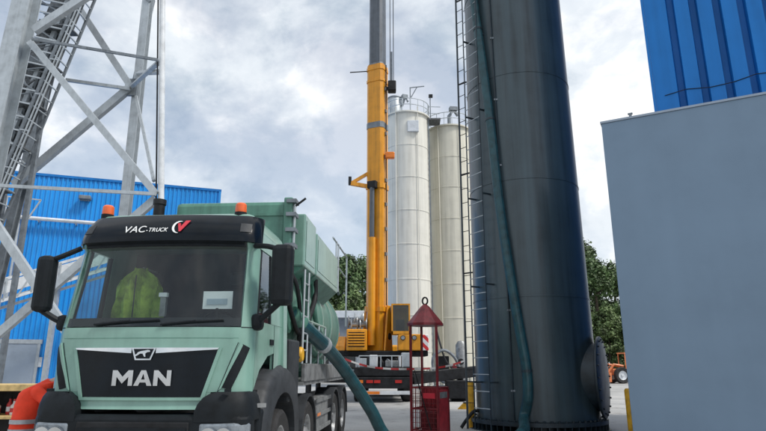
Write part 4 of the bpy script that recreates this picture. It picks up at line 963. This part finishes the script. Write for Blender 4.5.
for y_ in (3.4, 4.6, 5.8, 7.0, 8.2): B().lathe([(1.0, y_-.05), (1.05, y_-.04), (1.05, y_+.04), (1.0, y_+.05)], 48, c=(0, 0, 2.48), axis='Y', cap=False).build('tank_hoop', green, ck, smooth=True)
for y_ in (3.7, 7.4):
    B().bb((-.8, y_-.15, 1.362), (.8, y_+.15, 1.75)).build('tank_cradle', green_d, tk)
for k, (pa_, r_) in enumerate((
    ([(.7, 2.5, 3.2), (1.05, 2.7, 3.0), (1.12, 3.0, 2.5), (1.1, 3.1, 1.9)], .035), ([(1.1, 3.3, 3.15), (1.14, 3.4, 2.6), (1.1, 3.9, 2.0), (1.1, 4.6, 1.8)], .06),
    ([(.9, 2.3, 2.9), (1.05, 2.35, 2.6), (1.1, 2.8, 2.2), (1.1, 3.4, 2.05)], .04), ([(1.1, 4.2, 3.15), (1.12, 4.4, 2.5), (1.12, 5.2, 2.2), (1.12, 6.2, 2.0)], .05), ([(1.14, 3.6, 1.65), (1.14, 3.6, 2.3), (1.14, 4.2, 2.8), (1.14, 4.2, 3.17)], .05))):
    B().tube(smoothpath(pa_), r_, 10).build('pipe', (chassis, green_d)[k % 2], tk, smooth=True)
for k in range(4): B().tube([(1.17, 3.05+.75*k, 1.64), (1.17, 3.05+.75*k, 2.35)], .022, 6).build('rail_post', steel, tk)
B().tube([(1.17, 3.05, 2.35), (1.17, 5.3, 2.35)], .022, 6).build('hand_rail', green, tk)
B().tube([(1.17, 3.05, 2.0), (1.17, 5.3, 2.0)], .02, 6).build('hand_rail', green, tk)
for y_ in (2.92, 3.28): B().tube([(1.2, y_, 1.65), (1.2, y_, 3.15)], .02, 6).build('ladder_stringer', steel, tk)
for k in range(5): B().tube([(1.2, 2.92, 1.85+.27*k), (1.2, 3.28, 1.85+.27*k)], .014, 6).build('ladder_rung', steel, tk)
va = B().lathe([(.10, -.06), (.12, -.03), (.12, .03), (.10, .06)], 14, c=(1.16, 2.9, 1.78), axis='X').build('valve', ylw, tk, smooth=True)
B().tube(smoothpath([(1.0, 2.7, 1.5), (1.15, 2.75, 1.7), (1.16, 2.9, 1.78)]), .03, 6).build('valve_pipe', chassis, tk)
for y_ in (6.75, 7.1): B().tube([(1.15, y_, 3.3), (1.15, y_, 4.45)], .022, 6).build('roof_rail_post', steel, tk)
B().tube([(1.15, 6.2, 4.42), (1.15, 8.7, 4.42)], .022, 6).build('roof_rail', steel, tk)
B().tube([(1.15, 6.75, 3.9), (1.15, 8.7, 3.85)], .018, 6).build('roof_rail', steel, tk)
B().bar((1.1, 6.56, 3.98), (1.1, 7.6, 3.3), .05).build('rail_stay', steel_d, tk)
B().bar((1.15, 8.68, 2.6), (1.15, 8.68, 4.42), .04).build('roof_rail_post', steel, tk)

# ------------------------------------------------------------------ suction hose from the truck to the ground
TW = tk.matrix_basis
h = [TW @ Vector((.98, 2.95, 2.42)), TW @ Vector((1.14, 3.25, 2.24)), TW @ Vector((1.33, 4.15, 1.98))]+[atY(x, y, Y) for x, y, Y in ((338, 361, 11.7), (353, 382, 12.3), (371, 410, 12.7))]
e = atY(386, 436, 12.95); h += [Vector((e.x, e.y, max(.14, e.z))), Vector((.55, 12.55, .13)), Vector((1.49, 12.4, .131))]
hp3 = smoothpath(h, 8)
h2 = B().tube(hp3, .128, 16).build('suction_hose', hosem); tag(h2, 'teal suction hose slanting from the truck tank down to the yard', 'hose')
i = min(range(len(hp3)-1), key=lambda j: (hp3[j]-h[2]).length); d = (hp3[i+1]-hp3[i]).normalized()
B().tube([hp3[i]-d*.07, hp3[i]+d*.07], .15, 16).build('coupling', steel, h2, smooth=True)
d = (h[1]-h[0]).normalized(); B().tube([hp3[0], hp3[0]+d*.3], .155, 16).build('inlet_cuff', green_d, h2, smooth=True)

# ------------------------------------------------------------------ red lifting cage
cc = atY(429.5, 420, 14.6); THC = R(-27)
cg = thing('lifting_cage', 'dark red man-riding lifting cage with a conical roof standing before the crane', 'cage', (cc.x+.02, 14.6, 0), THC)
Wc = .34
pl_ = [(-Wc, -Wc), (Wc, -Wc), (Wc, Wc), (-Wc, Wc)]
ZE = 2.60
for x_, y_ in pl_: B().bb((x_-.025, y_-.025, .06), (x_+.025, y_+.025, 1.08 if (x_ > 0 and y_ > 0) else ZE)).build('post', redp, cg)
B().bb((-Wc-.03, -Wc-.03, .02), (Wc+.03, Wc+.03, .058)).build('floor_plate', redp, cg)
B().lathe([(.46, ZE-.03), (.46, ZE+.03), (.12, ZE+.44), (.05, ZE+.50)], 10, c=(-.07, -.03, 0)).build('roof', redp, cg)
B().tube([(-.07+.07*math.cos(2*math.pi*k/16), -.03, ZE+.59+.09*math.sin(2*math.pi*k/16)) for k in range(17)], .022, 6).build('lifting_eye', chassis, cg, smooth=True)
for z_ in (.14, .62, 1.10):
    for i in range(4):
        a, b_ = pl_[i], pl_[(i+1) % 4]
        if i == 1 and z_ < 1: continue
        B().bar((a[0], a[1], z_), (b_[0], b_[1], z_), .036).build('rail', redp, cg)
for f in range(5):
    t_ = (f+1)/6; B().tube([(-Wc+2*Wc*t_, -Wc, .14), (-Wc+2*Wc*t_, -Wc, 1.10)], .009, 5).build('mesh_bar', redp, cg)
    B().tube([(-Wc, -Wc+2*Wc*t_, .14), (-Wc, -Wc+2*Wc*t_, 1.10)], .009, 5).build('mesh_bar', redp, cg)
    B().tube([(-Wc+2*Wc*t_, Wc, .14), (-Wc+2*Wc*t_, Wc, 1.10)], .009, 5).build('mesh_bar', redp, cg)
for f in range(8):
    z_ = .2+.11*f; B().tube([(-Wc, -Wc-.008, z_), (Wc, -Wc-.008, z_)], .006, 5).build('mesh_bar', redp, cg)
B().bb((Wc-.012, -Wc+.03, .08), (Wc+.012, Wc-.03, 1.05)).build('side_panel', redp2, cg)
B().bb((Wc+.013, -Wc+.1, .86), (Wc+.018, Wc-.1, 1.0)).build('data_plate', alu, cg)
B().bb((-.02, -Wc-.03, .86), (.28, -Wc-.022, .98)).build('sign_plate', redlet, cg)
B().bar((-.22, -Wc-.05, 1.5), (.18, -Wc-.05, .15), .02).build('safety_bar', chassis, cg)
B().bb((-Wc+.03, Wc+.002, .10), (Wc-.03, Wc+.014, 1.08)).build('back_panel', redp2, cg)
B().bb((-.2, -.1, .06), (.2, .25, .55)).build('tool_box', redp, cg, bevel=.02)

# ------------------------------------------------------------------ barrier tape
ta = atY(345, 359, 15.6); tc_ = lp(1.75, .58, .332); mid = Vector(((ta.x+tc_.x)/2, (ta.y+tc_.y)/2, 1.38))
pts = []
a, b_ = ta, tc_
for k in range(61):
    f = k/60; p = a.lerp(b_, f); sag = .26*(1-(2*f-1)**2)*(1 if True else 0); pts.append(p-Vector((0, 0, sag+.02*math.sin(f*9))))
L0 = 0; vs_ = []; fs_ = []
for k, p in enumerate(pts):
    tw_ = .5*math.sin(k*.35); vs_ += [p+Vector((0, .024*math.sin(tw_), .026*math.cos(tw_))), p-Vector((0, .024*math.sin(tw_), .026*math.cos(tw_)))]
for k in range(60): fs_.append((2*k, 2*k+2, 2*k+3, 2*k+1))
tp = B().add(vs_, fs_).build('barrier_tape', tape_m, fixn=False); tag(tp, 'red and white barrier tape sagging between truck and silo ladder', 'tape')
so = tp.modifiers.new('thick', 'SOLIDIFY'); so.thickness = .002

# ------------------------------------------------------------------ bollards and ground clutter
def bollard(p, h_, r_, label, grp=None):
    o = thing('bollard', label, 'bollard', p, 0, 'yellow steel bollards'); B().lathe([(r_, .0), (r_, h_-.05), (r_*.8, h_-.01), (.01, h_)], 20).build('post', ylw, o, smooth=True); B().lathe([(r_*1.5, .001), (r_*1.5, .03)], 20, cap=True).build('base_plate', ylw, o); return o
p = atY(631.0, 400, 13.7); zt_ = atY(631, 388, 13.7).z; bollard((p.x, 13.7, 0), zt_, .125, 'yellow bollard at the corner of the blue-grey wall')
p = atY(472.0, 400, 16.4); zt_ = atY(472, 381, 16.4).z; bollard((p.x-.02, 16.4, 0), zt_, .10, 'yellow bollard beside the silo ladder with a black strap')
st_ = B().tube(smoothpath([(p.x-.35, 16.15, .02), (p.x-.2, 16.15, .22), (p.x, 16.2, .42), (p.x+.18, 16.22, .45)]), .045, 8).build('rubber_strap', chassis); tag(st_, 'short black rubber strap hanging at the yellow bollard by the ladder', 'strap')
p = atZ(465, 409, 0); ck_ = thing('wheel_chock', 'small yellow and dark wheel chock lying on the concrete behind the bollard', 'chock', p)
B().prism([(-.28, 0.001), (.28, 0.001), (.10, .22), (-.05, .22)], -.1, .1, 'Y').build('wedge', ylw, ck_, bevel=.01); B().bb((-.06, -.11, .222), (.10, .11, .25)).build('grip', chassis, ck_)

# ------------------------------------------------------------------ loader and blocks far right
lc = atZ(625, 383.5, 0); lo = thing('wheel_loader', 'orange wheel loader parked by the trees past the silo', 'loader', (lc.x+.9, lc.y+.9, 0), R(8))
for x_ in (-1.35, 1.5):
    for y_ in (-.95, .95):
        t = B().lathe([(.42, -.2), (.70, -.25), (.75, -.15), (.75, .15), (.70, .25), (.42, .2)], 24, c=(x_, y_, .75), axis='Y', cap=False).build('wheel', rubber, lo, smooth=True)
        B().lathe([(.43, -.2), (.36, -.12), (.15, -.1), (.12, -.22), (.01, -.23)], 24, c=(x_, y_, .75), axis='Y', cap=False).build('rim', trimw, t, smooth=True)
B().bb((-2.0, -.6, .75), (2.2, .6, 1.35)).build('chassis', loader_o, lo, bevel=.06)
B().bb((.6, -.7, 1.355), (2.3, .7, 2.1)).build('engine_bonnet', loader_o, lo, bevel=.1)
cb = B()
for x_ in (-.7, .42):
    for y_ in (-.65, .57): cb.bb((x_, y_, 1.355), (x_+.08, y_+.08, 2.75))
cb.bb((-.75, -.7, 2.75), (.55, .7, 2.87)); cbo = cb.build('cab', loader_o, lo)
B().bb((-.61, -.63, 1.36), (.41, -.61, 2.745)).build('cab_glass', dark_g, cbo)
for y_ in (-.45, .45): B().tube([(-.8, y_, 1.6), (-1.8, y_, 1.75), (-2.6, y_, .8)], .12, 6).build('lift_arm', loader_o, lo)
B().prism([(-2.5, .15), (-3.2, .1), (-2.65, .45), (-2.65, .95), (-2.45, 1.0)], -1.1, 1.1, 'Y').build('bucket', loader_o, lo)
for i, (px, py) in enumerate(((607, 379), (611, 380.5))):
    p = atZ(px, py, 0); b = B().prism([(-.8, 0.001), (.8, 0.001), (.75, .75), (.5, .8), (.5, 1.3+.15*i), (-.5, 1.3+.15*i), (-.5, .8), (-.75, .75)], -.35, .35, 'Y').build('concrete_block', conc, bevel=.04)
    b.location = p; tag(b, ('shorter grey concrete block standing nearest the slate silo', 'taller grey concrete block standing against the loader side')[i], 'block', 'concrete blocks by the loader')

# ------------------------------------------------------------------ timber rack with bottles at the far side of the truck
YK = 9.4; x1_ = atY(44, 385, YK).x; x0_ = x1_-2.2; zt_ = atY(20, 384.5, YK).z; zl = atY(10, 416, YK).z
rk = thing('timber_rack', 'pale timber rack filled with bottles beside the person in orange', 'rack', ((x0_+x1_)/2, YK, 0))
def RB(a, b, nm, m, **k): return B().bb((a[0]-(x0_+x1_)/2, a[1], a[2]), (b[0]-(x0_+x1_)/2, b[1], b[2])).build(nm, m, rk, **k)
RB((x0_, 0, zt_-.10), (x1_, .6, zt_), 'top_board', wood, bevel=.008)
RB((x0_, 0, zl-.05), (x1_, .6, zl), 'shelf_board', wood, bevel=.008)
RB((x0_+.09, .55, .05), (x1_-.09, .60, zt_-.103), 'back_panel', chassis)
RB((x0_, 0, .001), (x0_+.08, .08, zt_-.103), 'leg', wood); RB((x1_-.08, 0, .001), (x1_, .08, zt_-.103), 'leg', wood); RB((x0_, .5, .001), (x0_+.08, .545, zt_-.103), 'leg', wood); RB((x1_-.08, .5, .001), (x1_, .545, zt_-.103), 'leg', wood)
c_ = (x0_+x1_)/2; a = atY(6, 440, YK); b_ = atY(17, 421, YK); B().bar((a.x-c_, -.03, a.z), (b_.x-c_, -.03, min(b_.z, zl-.06)), .09, .03).build('diagonal_brace', ylw, rk)
rg = random.Random(9); xx = x0_+.2; i = 0
while xx < x1_-.15:
    r_ = rg.uniform(.045, .06); hh = rg.uniform(.20, .30); yy = YK+rg.uniform(.08, .3)
    white = i % 3 != 1
    bo = B().lathe([(r_*.9, 0), (r_, .02), (r_, hh*.66), (r_*.45, hh*.82), (r_*.4, hh)], 14).build('bottle', whitebottle if white else redbottle, smooth=True); bo.location = (xx, yy, zl+.0005)
    tag(bo, 'white plastic bottle standing on the timber rack shelf' if white else 'red plastic bottle standing on the timber rack shelf', 'bottle', 'bottles on the timber rack')
    B().lathe([(r_*.43, hh+.001), (r_*.43, hh+.03)], 12).build('cap', redbottle if white else blackpl, bo)
    B().lathe([(r_+.001, hh*.2), (r_+.001, hh*.5)], 14, cap=False).build('bottle_band', redbottle if white and i % 2 else paper, bo)
    xx += rg.uniform(.115, .15); i += 1

# ------------------------------------------------------------------ person in orange, bending towards the far side of the cab
PX, PY = -4.74, 8.0
pn = thing('person', 'person in orange high-visibility jacket with silver bands leaning towards the truck', 'person', (PX, PY, 0))
# the body as one skinned figure (local: +x towards the truck)
J = dict(pel=(.06, 0, .93), spine=(.07, .02, 1.10), chest=(.15, .03, 1.27), neck=(.36, .04, 1.40), head0=(.46, .045, 1.46), head1=(.56, .05, 1.55),
         ls=(.24, -.17, 1.27), le=(.46, -.21, 1.12), lw=(.66, -.18, 1.08), rs=(.20, .23, 1.32), re=(.38, .30, 1.12), rw=(.58, .22, 1.06),
         lh=(.05, -.09, .86), lk=(.08, -.12, .49), la=(-.06, -.12, .09), lt=(.12, -.13, .04), rh=(.05, .09, .86), rk=(.10, .12, .48), ra=(.04, .12, .09), rt=(.22, .13, .04))
Rd = dict(pel=.15, spine=.135, chest=.15, neck=.062, head0=.085, head1=.098, ls=.075, le=.05, lw=.034, rs=.075, re=.05, rw=.034, lh=.10, lk=.065, la=.045, lt=.042, rh=.10, rk=.065, ra=.045, rt=.042)
E_ = [('pel', 'spine'), ('spine', 'chest'), ('chest', 'neck'), ('neck', 'head0'), ('head0', 'head1'), ('chest', 'ls'), ('ls', 'le'), ('le', 'lw'), ('chest', 'rs'), ('rs', 're'), ('re', 'rw'), ('pel', 'lh'), ('lh', 'lk'), ('lk', 'la'), ('la', 'lt'), ('pel', 'rh'), ('rh', 'rk'), ('rk', 'ra'), ('ra', 'rt')]
names = list(J); V_ = [Vector(J[k]) for k in names]; RR = [Rd[k] for k in names]; EE = [(names.index(a), names.index(b)) for a, b in E_]
for wn in ('lw', 'rw'):
    w0 = Vector(J[wn]); d = (w0-Vector(J[wn[0]+'e'])).normalized(); sd_ = Vector((0, 1, 0)) if wn == 'lw' else Vector((0, -1, 0)); sd_ = (sd_-d*sd_.dot(d)).normalized(); dn = d.cross(sd_)
    if dn.z > 0: dn = -dn
    V_.append(w0+d*.07); RR.append(.030); EE.append((names.index(wn), len(V_)-1)); pi_ = len(V_)-1
    for k, (o_, ln) in enumerate(((-.030, .075), (-.010, .085), (.010, .08), (.030, .062))):
        V_.append(w0+d*.10+sd_*o_); RR.append(.010); EE.append((pi_, len(V_)-1))
        V_.append(w0+d*(.10+ln*.55)+sd_*o_*1.1+dn*.012); RR.append(.009); EE.append((len(V_)-2, len(V_)-1))
        V_.append(w0+d*(.10+ln*.9)+sd_*o_*1.1+dn*.040); RR.append(.008); EE.append((len(V_)-2, len(V_)-1))
    V_.append(w0+d*.05+sd_*.042+dn*.01); RR.append(.011); EE.append((pi_, len(V_)-1)); V_.append(w0+d*.10+sd_*.055+dn*.025); RR.append(.009); EE.append((len(V_)-2, len(V_)-1))
me = bpy.data.meshes.new('body'); me.from_pydata([tuple(q) for q in V_], EE, []); me.materials.append(skin)
bo = bpy.data.objects.new('body', me); col.objects.link(bo); bo.parent = pn
bpy.context.view_layer.objects.active = bo
sk = bo.modifiers.new('skin', 'SKIN'); sk.use_smooth_shade = True
for i, sv in enumerate(me.skin_vertices[0].data): sv.radius = (RR[i], RR[i]); sv.use_root = (i == 0)
ss = bo.modifiers.new('sub', 'SUBSURF'); ss.levels = 1; ss.render_levels = 1
def ell(c, ax, ux, ra, rb, n=28, wob=0, ph=0):
    c = Vector(c); ax = Vector(ax).normalized(); u_ = (Vector(ux)-ax*Vector(ux).dot(ax)).normalized(); v__ = ax.cross(u_)
    return [c+u_*ra*math.cos(2*math.pi*k/n)*(1+wob*math.sin(4*math.pi*k/n*1.5+ph))+v__*rb*math.sin(2*math.pi*k/n)*(1+wob*math.sin(6*math.pi*k/n+ph*1.7)) for k in range(n)]
ax = Vector((.2, .02, .38))
tors = [((.05, 0, .68), .190, .22, .05), ((.05, 0, .80), .180, .212, .03), ((.055, 0, .90), .174, .205, .03), ((.065, .01, 1.0), .180, .21, .05), ((.09, .01, 1.10), .20, .22, .035), ((.125, .015, 1.20), .222, .23, .045), ((.15, .02, 1.28), .235, .24, .03), ((.175, .03, 1.335), .225, .225, .02), ((.20, .035, 1.365), .17, .17, .01), ((.25, .038, 1.39), .10, .115, 0), ((.30, .04, 1.41), .075, .082, 0)]
AXS = [(0, 0, 1), (0, 0, 1), (0, 0, 1), (0, 0, 1), (0, 0, 1), (-.08, 0, 1), (-.16, 0, 1), (-.24, 0, 1), (-.24, 0, 1), (.0, 0, 1), (.4, 0, 1)]
B().loft([ell(c, AXS[i], (1, 0, 0), a, b, wob=w_, ph=i*1.1) for i, (c, a, b, w_) in enumerate(tors)]).build('jacket', hivis, pn, smooth=True, ang=80)
for zc, xc in ((.79, .05), (.905, .053)):
    B().loft([ell((xc, 0, zc+s_), (0, 0, 1), (1, 0, 0), .189, .222, wob=.012) for s_ in (-.027, .027)], cap=False).build('reflective_band', refl, pn, smooth=True)
for sd_, (a, b, c) in (('l', ('ls', 'le', 'lw')), ('r', ('rs', 're', 'rw'))):
    A_, B_, C_ = (Vector(J[k]) for k in (a, b, c)); inn_ = Vector(J['chest'])
    pts_ = [A_.lerp(inn_, .45)+Vector((0, 0, -.01)), A_+Vector((0, 0, .0)), A_.lerp(B_, .45), B_, B_.lerp(C_, .5), C_]
    sl = B().tube(smoothpath(pts_, 5), [.088-.028*min(1, max(0, (k/25))) for k in range(26)], 16).build('sleeve', hivis, pn, smooth=True, ang=80)
    d = (C_-B_).normalized(); m_ = B_.lerp(C_, .45); B().tube([m_-d*.025, m_+d*.025], .074, 16).build('reflective_band', refl, sl, smooth=True)
for q in ('l', 'r'):
    H_, K_, A_ = (Vector(J[q+k]) for k in ('h', 'k', 'a'))
    B().tube(smoothpath([H_, H_.lerp(K_, .4), K_, K_.lerp(A_, .5), A_], 4), [.095, .10, .105, .108, .112, .106, .10, .096, .092, .09, .088, .087, .086, .085, .086, .088, .09], 16).build('trouser_leg', navy, pn, smooth=True)
    T_ = Vector(J[q+'t']); B().loft([ell(p_, (1, 0, .0), (0, 0, 1), a_, b_, 16) for p_, a_, b_ in ((A_+Vector((-.06, 0, -.02)), .055, .045), (A_+Vector((0, 0, -.03)), .058, .05), (T_+Vector((-.05, 0, .018)), .055, .052), (T_+Vector((.04, 0, .01)), .045, .05), (T_+Vector((.08, 0, .0)), .035, .03))]).build('boot', chassis, pn, smooth=True)
hc_ = Vector(J['head1']); hm = B().lathe([(.135, 0), (.128, .03), (.12, .08), (.085, .125), (.03, .145), (.005, .147)], 24).build('helmet', trimw, pn, smooth=True); hm.location = hc_+Vector((0, 0, .015)); hm.rotation_euler = (0, R(35), 0)
B().loft([ell((.07, 0, .004), (0, 0, 1), (1, 0, 0), .105, .11, 20), ell((.07, 0, .014), (0, 0, 1), (1, 0, 0), .10, .105, 20)]).build('helmet_peak', trimw, hm)
fx = hc_+Vector((.085, 0, -.035))
B().loft([ell(fx+Vector((0, .003, .03)), (0, 0, 1), (1, 0, 0), .008, .010, 10), ell(fx+Vector((.014, .003, -.012)), (0, 0, 1), (1, 0, 0), .018, .016, 10), ell(fx+Vector((.004, .003, -.026)), (0, 0, 1), (1, 0, 0), .012, .014, 10)]).build('nose', skin, pn, smooth=True)
for s_ in (-1, 1):
    B().lathe([(.002, -.011), (.009, -.006), (.011, 0), (.009, .006), (.002, .011)], 12, c=fx+Vector((-.006, s_*.033, .03))).build('eye', paper, pn, smooth=True)
    B().lathe([(.005, -.03), (.014, -.01), (.016, .012), (.006, .03)], 10, c=hc_+Vector((.0, s_*.10, -.03))).build('ear', skin, pn, smooth=True)
B().bb(fx+Vector((-.008, -.024, -.056)), fx+Vector((.004, .024, -.048))).build('mouth', redp, pn)
B().lathe([(.104, -.07), (.112, -.02), (.112, .012)], 20, c=hc_+Vector((-.022, 0, 0))).build('hair', bark, pn, smooth=True)
